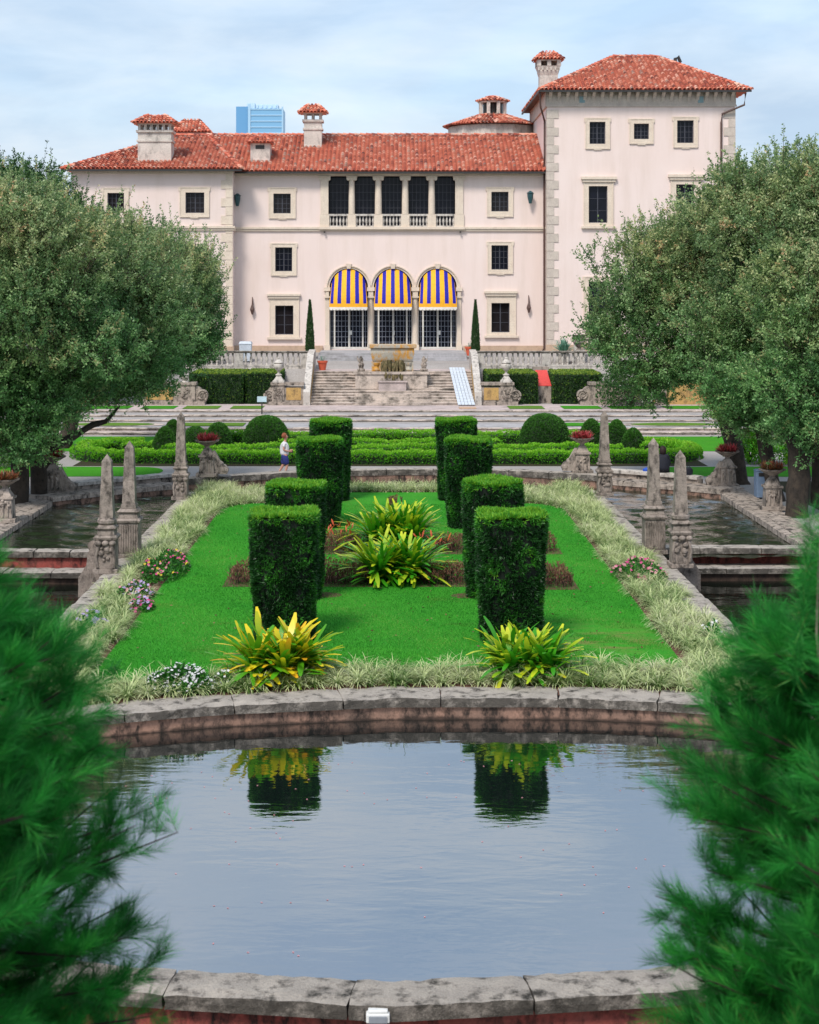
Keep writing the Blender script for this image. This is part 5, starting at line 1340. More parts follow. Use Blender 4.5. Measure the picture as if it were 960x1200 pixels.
# side scroll blocks at the dam ends
for s, nm in ((-1, 'left'), (1, 'right')):
    o = empty('scroll_block', (s*8.45, 45.9+(.0 if s < 0 else .9), .0), f'dark stone scroll against the front {nm} obelisk on the dam', 'carved stone')
    y = 45.9+(.0 if s < 0 else .9)
    mb = MB(); pr = [(s*8.2, -.9), (s*8.2, .75), (s*8.45, .72), (s*8.62, .45), (s*8.66, .1), (s*8.85, -.2), (s*8.9, -.9)]
    mb.prism(pr if s > 0 else pr[::-1], y-.05, y+.35); mb.tube([(s*8.5, y+.1, .62), (s*8.5, y+.11, .62)], [.16, .16], 8)
    mb.box(*sorted((s*8.0, s*8.9)), y-.0, y+2.6, -1.4, -.25); VB(mb, 'stone_scroll', M['obelisk'], o)

# ---------------------------------------------------------------- flower urns on carved piers
def flower_urn(x, y, z, s, label, mat, nfl, H=1.25, scroll=True):
    o = empty('flower_urn', (x, y, z), label, 'urn', 'flower urns on carved piers')
    mb = MB(); mb.box(x-.42, x+.42, y-.36, y+.36, z, z+.14); mb.fr(x, y, z+.14, z+.78, .30, .27, .28, .25)
    mb.fr(x, y, z+.78, z+.86, .33, .33, .3, .3); mb.fr(x, y, z+.86, z+1.12, .27, .12, .25, .12)
    for k in range(3): mb.tube([(x-.16+.16*k, y-.29, z+.2), (x-.16+.16*k, y-.29, z+.72)], .035, 6)
    for k in range(8): mb.sphere((x+random.uniform(-.22, .22), y-.28, z+random.uniform(.5, .74)), .06, 1, 5)
    pier = VB(mb, 'pier', M['coral'], o, bevel=.012)
    if scroll:
        mb = MB(); d = s
        pr = [(x+d*.24, z+.1), (x+d*.80, z+.1), (x+d*.86, z+.28), (x+d*.74, z+.44), (x+d*.60, z+.5), (x+d*.46, z+.74), (x+d*.3, z+1.02), (x+d*.22, z+1.02)]
        mb.prism(pr if d > 0 else pr[::-1], y-.16, y+.16)
        for k in range(3): mb.sphere((x+d*(.70-.17*k), y-.04, z+.27+.2*k), .17-.02*k, 1, 7)
        VB(mb, 'side_scroll', M['coral'], o)
    zb = z+1.10; mb = MB(); mb.lathe(x, y, [(.13, 0), (.09, .06), (.10, .10), (.24, .17), (.40, .27), (.47, .30), (.49, .34), (.40, .34), (.34, .30)], 20, zb); VB(mb, 'bowl', M['obelisk'], o, smooth=True)
    n = nfl; P = np.stack([x+U(-.3, .3, n), y+U(-.3, .3, n), zb+.28+U(0, .05, n)], 1); e = U(.35, 1.4, n)
    straps('flowers', P, U(0, 6.283, n), e, e-U(-.1, .5, n), U(.22, .40, n), U(.03, .05, n), mat, o, rng.random(n), 3)
flower_urn(-7.4, 64.75, .40, 1, 'stone urn full of red plants just right of the far left obelisk', M['urnplant'], 420)
flower_urn(7.75, 66.2, .36, -1, 'stone urn full of red plants just left of the far right obelisk', M['urnplant'], 420)
flower_urn(-12.95, 61.9, .06, 1, 'stone urn with dark red plants beside the grey bin under the left trees', M['urnplant'], 300, 1)
flower_urn(-13.05, 54.6, .06, -1, 'stone urn with bronze plants at the left edge of the photo', M['urnplant2'], 300, 1, False)
flower_urn(13.2, 63.9, .06, -1, 'stone urn with red plants in front of the first right tree trunk', M['urnplant'], 340, 1)
flower_urn(13.5, 57.6, .06, -1, 'stone urn with spiky bronze plants in front of the second right tree trunk', M['urnplant2'], 320, 1, False)
# litter bins
for x, y, l, m, h in ((-13.75, 63.2, 'grey litter bin with a dark slot beside the left flower urn', M['binm'], .95), (13.9, 61.0, 'plain blue grey litter bin beside the bronze flower urn', M['binm2'], 1.0)):
    o = empty('litter_bin', (x, y, .06), l, 'bin'); mb = MB(); mb.fr(x, y, .06, .06+h, .24, .25); bb = VB(mb, 'bin_body', m, o, bevel=.02)
    mb = MB(); mb.box(x-.17, x+.17, y-.262, y-.24, .06+h-.2, .06+h-.07); VB(mb, 'slot', M['dark'], bb)
    mb = MB(); mb.fr(x, y, .061+h, .1+h, .27, .2); VB(mb, 'lid', m, o)
# small lights on the walls
for x, y, z, l in ((X_(47, 48.9), 48.82, -.28, 'small white floodlight on the red band of the left dam'), (-.16, 18.0, -.02, 'white floodlight clipped to the near parapet at the bottom of the photo')):
    o = empty('floodlight', (x, y, z), l, 'floodlight'); k = 1. if y < 20 else .9
    mb = MB(); mb.box(x-.13*k, x+.13*k, y-.16*k, y+.02, z-.10*k, z+.0); mb.box(x-.11*k, x+.11*k, y-.14*k, y+.02, z+.0, z+.035); VB(mb, 'housing', M['lampw'], o, bevel=.012)
    mb = MB(); mb.box(x-.10*k, x+.10*k, y-.18*k, y-.161*k, z-.09*k, z-.02); VB(mb, 'lens', plain('light_lens', (.25, .27, .3), .1), o)
    mb = MB(); mb.tube([(x-.15*k, y-.05, z+.04), (x-.15*k, y-.05, z-.12*k), (x+.15*k, y-.05, z-.12*k), (x+.15*k, y-.05, z+.04)], .012, 6); VB(mb, 'bracket', M['dark'], o)
# ---------------------------------------------------------------- planting on the island
def lirio_bed(label, P, name='border_grass', per=46, L=.36, W=.012, mat='lirio'):
    n = len(P); tone = np.clip(U(.35, .9, n)+.15*np.sin(P[:, 0]*1.7+P[:, 1]*.9), 0, 1)
    Pr = np.repeat(P, per, 0); m = len(Pr); Pr = Pr+np.stack([U(-.04, .04, m), U(-.04, .04, m), U(0, .02, m)], 1)
    e0 = U(.6, 1.5, m); sz = np.repeat(U(.8, 1.2, n), per)
    o = straps(name, Pr, U(0, 6.283, m), e0, e0-U(.9, 2.1, m), U(L*.7, L*1.2, m)*sz, np.full(m, W)*U(.8, 1.3, m), M[mat], None,
               np.clip(np.repeat(tone, per)+U(-.25, .25, m), 0, 1), 3, .3)
    return tag(o, label, 'border grass', None, 'stuff')
def bedpts(n, fx, fy): 
    return np.array([[fx(), fy(), .02] for _ in range(n)])
for s, nm in ((-1, 'left'), (1, 'right')):
    pts = []
    y = 31.6
    while y < 64.5:
        x = 6.40+.10*math.sin(y*1.3)+.06*math.sin(y*3.1)
        while x < 7.42:
            if not (s < 0 and 41.5 < y < 45.5 and x < 6.9) : pts.append((s*(x+random.uniform(-.09, .09)), y+random.uniform(-.1, .1), .02))
            x += .35
        y += .38
    lirio_bed(f'pale variegated border grass along the {nm} kerb of the island', np.array(pts), per=100, L=.46)
pts = []
x = -6.9
while x < 6.9:
    y0 = max(south_edge(x)+1.0, 28); y1 = lawn_s(x)-.22
    y = y0
    while y < y1+.01 or y == y0:
        if not (-2.9 < x < -1.6 and y > 32.6) and not (1.9 < x < 3.4 and y > 32.8): pts.append((x+random.uniform(-.09, .09), y+random.uniform(-.08, .08), .02))
        y += .32
    x += .36
lirio_bed('tufts of pale striped grass along the pond coping below the lawn', np.array(pts), per=92, L=.46)
pts = []
x = -7.2
while x < 7.2:
    y = lawn_n(x)+.15
    while y < isl_edge(x)-.25: pts.append((x+random.uniform(-.09, .09), y+random.uniform(-.08, .08), .02)); y += .28
    x += .27
lirio_bed('pale border grass round the far end of the lawn', np.array(pts), per=44, L=.42)
# mown grass blades over the near half of the lawn
n = 260000; y = 32.2+(rng.random(n)**1.3)*27; x = U(-LH, LH, n); ok = (y > lawn_s(x)) & (y < 59) & ~((np.sin(x*2.1+y*3.3)+np.sin(x*5.3-y*2.1)*.6 > -.2) & (np.hypot(x-4.9, (y-36.4)) < 2.0) & (rng.random(n) < .85)); x, y = x[ok], y[ok]; n = len(x)
P = np.stack([x, y, np.full(n, .045)], 1); D = unit(np.stack([U(-.6, .6, n), U(-.6, .6, n), np.ones(n)], 1))
tag(leaves('lawn_grass', P, D, U(.025, .055, n), U(.008, .014, n), M['blade'], None, np.clip(rng.random(n)+.25*np.sin(x*1.3+y*.7), 0, 1)), 'short mown grass blades of the emerald lawn', 'lawn grass', None, 'stuff')

def brom(label, x, y, rx, n, L, W, mat, name='bromeliad', nros=9):
    n = int(n*1.35); W = W*1.2
    o = empty(name, (x, y, .03), label, 'bromeliad', 'bromeliad clumps on the island')
    C = np.stack([U(-1, 1, nros)*rx*.62, U(-1, 1, nros)*rx*.42], 1); C[0] = 0
    k = rng.integers(0, nros, n); P = np.stack([x+C[k, 0]+U(-.1, .1, n), y+C[k, 1]+U(-.1, .1, n), .05+U(0, .25, n)], 1)
    e = U(.2, 1.42, n); az = U(0, 6.283, n)
    straps('leaves', P, az, e, e-U(.3, 1.3, n), U(L*.75, L*1.08, n), U(W*.8, W*1.2, n), mat, o, rng.random(n)*(.92 if mat == M['brom'] else 1.), 6, .42)
    return o
b1 = brom('large green and yellow bromeliad clump in the middle of the lawn, front one',   .25, 43.9, 1.2, 360, 1.35, .085, M['brom'])
b2 = brom('large green and yellow bromeliad clump in the middle of the lawn, rear one', .05, 49.3, 1.1, 340, 1.5, .09, M['brom'])
b3 = brom('mostly yellow bromeliad below the left front yew column', -2.3, 33.0, .85, 260, 1.12, .095, M['brom2'], nros=6)
b4 = brom('bright green bromeliad below the right front yew column', 2.8, 33.2, .9, 270, 1.0, .088, M['brom'], nros=6)
n = 34
for o_, cx_, cy_ in ((b1, 1.15, 45.6), (b2, -1.7, 47.8)):
    P = np.stack([cx_+U(-.5, .5, n), cy_+U(-.3, .3, n), U(.65, .95, n)], 1); e = U(.4, 1.4, n)
    straps('flower_spikes', P, U(0, 6.28, n), e, e-.3, U(.12, .25, n), U(.04, .07, n), strapmat('red_bracts', (.5, .08, .02), (.7, .12, .03), (.75, .3, .08)) if 'red_bracts' not in bpy.data.materials else bpy.data.materials['red_bracts'], o_, rng.random(n), 2)
# low purple brown bedding
def brown(label, x0, x1, y0, y1, h=.62):
    h = max(h, .62)
    A = (x1-x0)*(y1-y0); o = empty('brown_shrubs', ((x0+x1)/2, (y0+y1)/2, .03), label, 'low shrubs', 'purple brown bedding')
    n = int(A*900+ (x1-x0)*h*500)
    x = U(x0, x1, n); y = U(y0, y1, n); ex = np.minimum(np.minimum(x-x0, x1-x), np.minimum(y-y0, y1-y))
    top = h*(.75+.25*np.sin(x*3)*np.sin(y*4+1))*np.clip(.55+ex*3, 0, 1); z = top*np.sqrt(rng.random(n))
    P = np.stack([x, y, z+.03], 1); D = unit(np.stack([U(-1, 1, n), U(-1, 1, n), U(.3, 1.6, n)], 1))
    leaves('foliage', P, D, U(.06, .14, n), U(.015, .035, n), M['brownleaf'], o, np.clip(z/h*.75+U(-.15, .25, n), 0, 1))
    mb = MB()
    for _ in range(int(A*26)):
        px, py = random.uniform(x0, x1), random.uniform(y0, y1); mb.tube([(px, py, .02), (px+random.uniform(-.1, .1), py+random.uniform(-.1, .1), h*.8)], [.008, .004], 4)
    VB(mb, 'stems', M['darkbark'], o)
    flat('mulch_strip', x0-.15, x1+.15, y0-.18, y1+.12, .052, M['mulch'])
brown('low brown shrubs left of the nearest left yew column', -4.35, -3.5, 43.0, 44.2)
brown('low brown shrubs left of the front bromeliad clump', -2.1, -.6, 43.0, 44.3)
brown('low brown shrubs right of the front bromeliad clump', .8, 2.3, 43.0, 44.3)
brown('rust coloured low shrubs right of the nearest right yew column', 3.85, 4.75, 42.6, 44.0, .55)
brown('low brown shrubs left of the rear bromeliad clump', -2.15, -.9, 48.2, 49.4, .6)
brown('low brown shrubs right of the rear bromeliad clump', 1.2, 2.3, 48.2, 49.4, .6)
brown('small far brown shrubs beside the second right yew column', 4.3, 4.9, 48.2, 49.0, .5)
brown('small russet shrub at the top of the rear bromeliad clump', -.2, .35, 57.4, 58.2, .45)
# flower mounds
def flower_bed(label, cx, cy, rx, ry, h, cols, nleaf, nfl, fs=.045):
    o = empty('flower_bed', (cx, cy, .02), label, 'flowers', None)
    n = nleaf; a = U(0, 6.283, n); q = np.sqrt(rng.random(n)); lump = .75+.25*np.sin(a*3+q*5)
    P = np.stack([cx+rx*q*np.cos(a), cy+ry*q*np.sin(a), .03+h*np.sqrt(np.clip(1-q*q, .02, 1))*lump*rng.random(n)**.35], 1)
    leaves('foliage', P, unit(randdir(n)+np.array([0, 0, .5])), U(.06, .12, n), U(.035, .06, n), M['flleaf'], o, rng.random(n))
    for ci, (mname, share) in enumerate(cols):
        m = int(nfl*share); a = U(0, 6.283, m); q = np.sqrt(rng.random(m)); lump = .75+.25*np.sin(a*3+q*5)
        C = np.stack([cx+rx*q*np.cos(a), cy+ry*q*np.sin(a), .07+h*np.sqrt(np.clip(1-q*q, .02, 1))*lump], 1)
        up = unit(np.array([[0, -.5, 1.]])+.5*randdir(m)); Nn = np.repeat(up, 5, 0); Cr = np.repeat(C, 5, 0)
        u = unit(np.cross(Nn, np.array([0.3, .9, .1]))); v = np.cross(Nn, u); th = np.tile(np.arange(5)*2*math.pi/5, m)+np.repeat(U(0, 6, m), 5)
        D = u*np.cos(th)[:, None]+v*np.sin(th)[:, None]+Nn*.2; Sd = np.cross(Nn, D)
        leaves('blossoms', Cr, unit(D), fs, fs*.95, M[mname], o, np.repeat(rng.random(m), 5), unit(Sd))
    return o
flower_bed('pink and yellow flowers spilling onto the lawn beside the front left obelisk', -6.3, 45.0, .62, 1.9, .58, [('pink', .5), ('yel', .3), ('palep', .2)], 3000, 84, .045)
flower_bed('lilac and pink flowers among the striped grass nearer the pond on the left', -6.6, 41.4, .5, .9, .4, [('lilac', .6), ('palep', .4)], 1300, 80, .045)
flower_bed('small patch of crimson leaves and lilac blooms at the left lawn edge', -6.2, 39.9, .35, .6, .3, [('pink', .6), ('lilac', .4)], 400, 50, .05)
flower_bed('few pale lilac blooms in the left striped grass below the other flowers', -7.0, 37.6, .45, .5, .45, [('lilac', 1.)], 150, 26, .05)
flower_bed('mound of white flowers on green leaves beside the pond coping', -4.15, 31.95, .72, .48, .50, [('whitep', 1.)], 3600, 230, .034)
flower_bed('small tuft of white flowers next to the yellow bromeliad', -3.35, 32.3, .25, .25, .28, [('whitep', 1.)], 500, 34, .034)
flower_bed('magenta and pale pink flowers beside the front right obelisk', 6.75, 44.3, .75, 1.3, .5, [('pink', .4), ('palep', .6)], 1700, 90, .05)
flower_bed('lone white flowers in the striped grass by the right canal', 7.2, 36.6, .3, .35, .42, [('whitep', 1.)], 200, 14, .045)
# fallen petals on the pond
n = 90; P = np.stack([U(-5, 5, n), U(20, 29, n), np.full(n, LOW+.006)], 1); a = U(0, 6.28, n)
tag(leaves('fallen_petals', P, np.stack([np.cos(a), np.sin(a), np.zeros(n)], 1), .045, .03, M['palep'], None, rng.random(n), np.stack([-np.sin(a), np.cos(a), np.zeros(n)], 1)), 'scattered fallen petals floating on the pond', 'petals', None, 'stuff')
n = 420; lx, ly = U(-6, 6, n), U(33.5, 58, n); a = U(0, 6.28, n)
tag(leaves('fallen_leaves', np.stack([lx, ly, np.full(n, .088)], 1), unit(np.stack([np.cos(a), np.sin(a), U(-.2, .4, n)], 1)), U(.05, .09, n), .04, M['brownleaf'], None, rng.random(n)), 'scattered small dead leaves lying on the lawn', 'fallen leaves', None, 'stuff')
# small green shrubs at the parterre rim under the right trees, red flowers left terrace
def shrub(label, x, y, z, r, h, mat, n, name='shrub', L=.14, group=None):
    o = empty(name, (x, y, z), label, 'shrub', group)
    a = U(0, 6.283, n); t = rng.random(n)**.8; q = U(.55, 1., n)*(1+.15*np.sin(a*4+t*6)); rr = r*np.sqrt(np.clip(1-(t*1.6-.6)**2, .05, 1))*q
    P = np.stack([x+rr*np.cos(a), y+rr*np.sin(a), z+t*h], 1); Nn = unit(np.stack([np.cos(a), np.sin(a), t+.2], 1))
    mb = MB()
    for k in range(9):
        aa = k*.7; mb.tube([(x, y, z), (x+r*.3*math.cos(aa), y+r*.3*math.sin(aa), z+h*.5), (x+r*.6*math.cos(aa), y+r*.6*math.sin(aa), z+h*.85)], [.04, .03, .01], 5)
    VB(mb, 'stems', M['darkbark'], o)
    Pr, D, Ls, Ws = surface_leaves(P, Nn, 3, L, L*.5, 1.); leaves('foliage', Pr, D, Ls, Ws, M[mat], o, rng.random(len(Pr))); return o
shrub('lime green shrub between the first two right tree trunks', 16.2, 73.5, 0, 1.1, 1.35, 'boxleaf', 1700)
shrub('bright green shrub between the two rightmost tree trunks', 18.6, 72.8, 0, 1.3, 1.7, 'boxleaf', 2200)
shrub('green bush behind the stone steps left of the first right trunk', 14.2, 96.5, .7, 1.9, 2.8, 'oakleaf2', 3200)
shrub('green bush at the far left edge behind the trunks', -17.6, 72.0, 0, 1.5, 1.9, 'boxleaf', 2200)
shrub('bush with green leaves beside the golden panelled wall', -16.9, 99.5, .7, 2.0, 3.2, 'oakleaf2', 3000)
bg = shrub('red flowering shrub on the terrace under the left tree', vx(238, 107), 107, 2.85, 1.5, 2.4, 'oakleaf2', 1500)
n = 500; P = np.stack([vx(238, 107)+U(-1.4, 1.0, n), 106.1+U(-.3, .5, n), 4.2+U(-.5, .9, n)], 1); leaves('blossoms', P, randdir(n), .16, .12, M['redp'], bg, rng.random(n))
# ochre garden walls glimpsed between trunks
for s, x0, x1, l in ((1, 16.0, 30, 'ochre and white garden wall glimpsed behind the right trunks'), (-1, -32, -17.5, 'ochre garden wall behind the left trunks')):
    w = empty('garden_wall', ((x0+x1)/2, 99, .7), l, 'wall')
    mb = MB(); mb.box(x0, x1, 99.2, 99.8, .6, 2.6); VB(mb, 'wall_body', M['ochre'], w)
    mb = MB(); coping(mb, [(x0, 99.5), (x1, 99.5)], -.4, .4, 2.6, 2.78, 2., 5, .01); 
    for k in range(4): xx = x0+.4+(x1-x0-.8)*k/3; mb.box(xx-.35, xx+.35, 99.05, 99.95, .6, 2.59)
    VB(mb, 'piers', M['coral'], w)

# ---------------------------------------------------------------- trees
def limb(mb, pts, rads, n=9): mb.tube(pts, rads, n)
def crown(name, lobes, nclu, per, L, W, mat, parent, spray=.62, wisp=.28, clu=.32):
    """lobes (x, y, z, rx, ry, rz): twig clusters fill the outer part of each lobe"""
    sub_ = []
    for l in lobes:
        ns = 24; dd = randdir(ns); rr_ = U(.45, .92, ns)
        for q_ in range(ns):
            f_ = random.uniform(.28, .46); sub_.append((l[0]+dd[q_, 0]*l[3]*rr_[q_], l[1]+dd[q_, 1]*l[4]*rr_[q_], l[2]+dd[q_, 2]*l[5]*rr_[q_], l[3]*f_*1.1, l[4]*f_*1.1, l[5]*f_*.85))
    lobes = sub_
    vol = np.array([l[3]*l[4]+l[3]*l[5] for l in lobes]); pr = vol/vol.sum(); k = rng.choice(len(lobes), nclu, p=pr); Lb = np.array(lobes)[k]
    d = randdir(nclu); r = U(.35, 1.0, nclu)**.5; lump = 1+.14*np.sin(d[:, 0]*7+k)*np.sin(d[:, 2]*6+k*2)+.08*np.sin(d[:, 1]*15)
    C = Lb[:, :3]+d*Lb[:, 3:]*(r*lump)[:, None]; ctone = rng.random(len(lobes))[k]
    out = unit(d*np.array([1, 1, .8])+np.array([0, 0, .35])+.5*randdir(nclu)); ln = U(.5, 1.1, nclu)*spray
    w = rng.random(nclu) < wisp; ln = np.where(w & (r > .8), ln*2.1, ln); out = np.where((w & (C[:, 2] > 5))[:, None], unit(out*.8+np.array([0, 0, .9])), out)
    kk = np.repeat(np.arange(nclu), per); m = len(kk); t = rng.random(m)
    spread = clu*(1-.6*t)*np.where(w[kk], .45, 1)
    P = C[kk]+out[kk]*(t*ln[kk])[:, None]+randdir(m)*(spread*rng.random(m)**.6*.8)[:, None]
    D = unit(out[kk]*.6+randdir(m)); rn = np.clip(np.repeat(U(-.1, .5, nclu)+.5*ctone, per)+U(-.2, .25, m), 0, 1)
    V1, Q1 = leafgeo(P, D, U(L*.7, L*1.25, m), U(W*.7, W*1.2, m))
    # twigs
    b = C-out*.35; e = C+out*(ln*1.05)[:, None]; sd = unit(np.cross(out, randdir(nclu)))*.008
    V2 = np.stack([b-sd*1.5, b+sd*1.5, e+sd*.3, e-sd*.3], 1).reshape(-1, 3); Q2 = np.arange(4*nclu).reshape(-1, 4)+len(V1)
    return npmesh(name, np.concatenate([V1, V2]), np.concatenate([Q1, Q2]), [mat, M['darkbark']], parent, np.concatenate([rn, np.zeros(nclu)]), None,
                  np.concatenate([np.zeros(m), np.ones(nclu)]))
def oak(name, label, base, trunks, lobes, nclu, per=38, L=.112, W=.062, mat='oakleaf', group='old oaks beside the canals', **kw):
    o = empty(name, base, label, 'tree', group)
    mb = MB()
    for pts, rads in trunks:
        P = [Vector(p) for p in pts]; pp = []; rr = []
        for i in range(len(P)-1):
            for j in range(4):
                t = j/4; q = P[i].lerp(P[i+1], t); a = .05*rads[i]*4
                pp.append(q+Vector((random.uniform(-a, a), random.uniform(-a, a), 0))*(.5 if (i or j) else 0)); rr.append((rads[i]*(1-t)+rads[i+1]*t)*random.uniform(.93, 1.08))
        pp.append(P[-1]); rr.append(rads[-1]); limb(mb, pp, rr, 11)
    VB(mb, 'trunk', M['bark'], o, smooth=True)
    crown('crown', lobes, nclu, per, L, W, M[mat], o, **kw); return o
def lb(px, py, d, rx, ry, rz): return (X_(px, d), d, Z_(py, d), rx, ry, rz)
def tp(px, py, d): return (X_(px, d), d, Z_(py, d))
OG = 'old oaks beside the canals'
oak('oak_tree', 'nearest big oak at the left edge, its trunk behind the bronze flower urn', tp(24, 592, 59.6),
    [([tp(22, 592, 59.6), tp(24, 520, 59.6), tp(10, 450, 59.5), tp(-20, 380, 59)], [.36, .30, .24, .12]), ([tp(24, 515, 59.6), tp(50, 440, 59), tp(70, 380, 59)], [.24, .16, .08])],
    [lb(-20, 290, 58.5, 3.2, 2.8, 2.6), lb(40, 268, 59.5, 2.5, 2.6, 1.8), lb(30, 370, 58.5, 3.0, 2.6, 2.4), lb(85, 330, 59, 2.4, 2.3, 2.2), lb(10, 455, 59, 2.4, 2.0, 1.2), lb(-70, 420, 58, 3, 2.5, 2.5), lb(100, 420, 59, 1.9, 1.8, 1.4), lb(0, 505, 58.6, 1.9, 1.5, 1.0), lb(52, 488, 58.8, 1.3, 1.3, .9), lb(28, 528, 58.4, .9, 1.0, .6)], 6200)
oak('oak_tree', 'second left oak, with a long bare branch reaching towards the parterre', tp(46, 586, 61.2),
    [([tp(46, 586, 61.2), tp(44, 530, 61.2), tp(52, 470, 61.5), tp(80, 400, 62)], [.34, .29, .25, .1]), ([tp(60, 524, 61.6), tp(85, 512, 62.5), tp(108, 498, 63.5), tp(124, 494, 64), tp(140, 476, 64.5)], [.2, .15, .12, .1, .04]),
     ([tp(58, 585, 62.4), tp(58, 540, 62.4), tp(66, 470, 62.6), tp(110, 410, 63)], [.28, .25, .2, .08])],
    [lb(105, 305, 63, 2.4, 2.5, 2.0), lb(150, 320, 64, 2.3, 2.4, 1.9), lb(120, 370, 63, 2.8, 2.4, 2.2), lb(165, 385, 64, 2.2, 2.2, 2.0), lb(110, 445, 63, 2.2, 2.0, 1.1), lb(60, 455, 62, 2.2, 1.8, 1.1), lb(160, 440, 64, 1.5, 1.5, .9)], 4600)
oak('oak_tree', 'third left oak whose rounded crown hides the villa wing', tp(90, 520, 80),
    [([(-16.2, 80, 0), (-15.6, 80, 2.2), (-14.2, 80, 4.5), (-13, 80, 6.5)], [.4, .33, .22, .1])],
    [lb(188, 312, 78, 2.4, 2.6, 1.9), lb(228, 330, 79, 1.5, 2.2, 1.9), lb(228, 372, 79, 1.5, 2.0, 1.5), lb(205, 365, 79, 2.1, 2.2, 2.0), lb(140, 315, 80, 2.4, 2.4, 1.9), lb(190, 405, 79, 2.1, 2.1, 1.6), lb(215, 395, 78.5, 1.5, 1.7, 1.2), lb(130, 350, 80, 2.6, 2.4, 3)], 5200)
oak('oak_tree', 'darker tree rising highest at the far left, beyond the other oaks', (-26, 97, .7),
    [([(-26, 97, .7), (-25.6, 97, 6), (-24.5, 97, 11)], [.5, .4, .15])],
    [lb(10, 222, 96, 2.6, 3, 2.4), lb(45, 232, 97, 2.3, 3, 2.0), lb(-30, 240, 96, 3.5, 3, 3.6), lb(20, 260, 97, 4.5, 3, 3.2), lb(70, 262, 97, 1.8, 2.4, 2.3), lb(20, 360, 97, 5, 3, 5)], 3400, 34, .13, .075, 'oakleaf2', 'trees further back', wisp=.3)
# right hand group
oak('oak_tree', 'first right oak, its leaning forked trunk behind the red flower urn', tp(866, 572, 65.5),
    [([tp(868, 574, 65.5), tp(862, 530, 65.6), tp(848, 480, 66), tp(836, 455, 66), tp(800, 400, 66)], [.40, .33, .36, .32, .1]), ([tp(846, 470, 66), tp(880, 420, 66), tp(900, 350, 66)], [.22, .16, .08]), ([tp(884, 577, 65.2), tp(868, 560, 65.5)], [.08, .2])],
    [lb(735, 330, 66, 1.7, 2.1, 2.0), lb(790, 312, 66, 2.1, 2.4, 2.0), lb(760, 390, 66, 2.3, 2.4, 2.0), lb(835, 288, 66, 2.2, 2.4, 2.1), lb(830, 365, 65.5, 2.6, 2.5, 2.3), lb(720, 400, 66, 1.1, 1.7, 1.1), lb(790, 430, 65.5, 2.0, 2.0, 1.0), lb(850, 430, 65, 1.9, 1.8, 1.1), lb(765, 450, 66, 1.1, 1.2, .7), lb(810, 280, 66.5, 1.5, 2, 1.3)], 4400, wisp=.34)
oak('oak_tree', 'second right oak, its trunk behind the blue grey bin', tp(912, 592, 60.5),
    [([tp(914, 597, 60.3), tp(900, 540, 60.6), tp(893, 500, 60.8), tp(896, 430, 61)], [.30, .26, .28, .12]), ([tp(895, 470, 60.8), tp(930, 400, 61)], [.16, .08])],
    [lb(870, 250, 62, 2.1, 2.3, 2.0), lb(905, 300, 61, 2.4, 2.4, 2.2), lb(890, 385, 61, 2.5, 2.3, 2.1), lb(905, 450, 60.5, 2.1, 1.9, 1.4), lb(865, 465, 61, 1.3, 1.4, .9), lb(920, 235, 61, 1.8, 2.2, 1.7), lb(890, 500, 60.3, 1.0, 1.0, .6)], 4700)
oak('oak_tree', 'rightmost oak with the thickest upright trunk, nearest on the right', tp(938, 606, 56.2),
    [([tp(934, 612, 56.2), tp(936, 560, 56.2), tp(936, 500, 56.2), tp(940, 430, 56)], [.42, .38, .39, .2]), ([tp(958, 590, 57), tp(962, 520, 57), tp(970, 430, 57)], [.26, .24, .12])],
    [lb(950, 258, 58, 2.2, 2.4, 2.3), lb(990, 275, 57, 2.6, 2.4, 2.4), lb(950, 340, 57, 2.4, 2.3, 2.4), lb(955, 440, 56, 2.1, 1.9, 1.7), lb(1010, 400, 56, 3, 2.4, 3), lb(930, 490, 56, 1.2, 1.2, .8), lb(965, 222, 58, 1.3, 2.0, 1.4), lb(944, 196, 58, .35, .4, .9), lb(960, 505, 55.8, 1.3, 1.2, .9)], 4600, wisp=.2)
oak('oak_tree', 'tree filling the gap beyond the right oaks', (21, 97, .7), [([(21, 97, .7), (21.3, 97, 5), (22, 97, 9)], [.45, .35, .1])],
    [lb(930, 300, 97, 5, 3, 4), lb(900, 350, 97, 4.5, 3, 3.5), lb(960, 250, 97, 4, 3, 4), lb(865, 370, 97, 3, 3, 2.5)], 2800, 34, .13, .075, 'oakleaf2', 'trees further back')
# tall wispy shoots at the top right
# distant tree belt on both sides so that no bare horizon shows
def belt(label, xs_, y, h, n):
    o = empty('distant_trees', (sum(xs_)/2, y, 3), label, 'trees'); 
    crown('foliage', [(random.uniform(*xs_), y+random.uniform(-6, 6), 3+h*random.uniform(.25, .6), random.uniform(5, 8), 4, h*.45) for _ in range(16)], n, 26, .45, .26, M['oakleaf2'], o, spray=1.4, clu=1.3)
    o['kind'] = 'stuff'; return o
belt('distant belt of trees left of the villa', (-95, -30), 150, 9, 3000)
belt('distant belt of trees right of the villa', (34, 100), 150, 9, 3000)

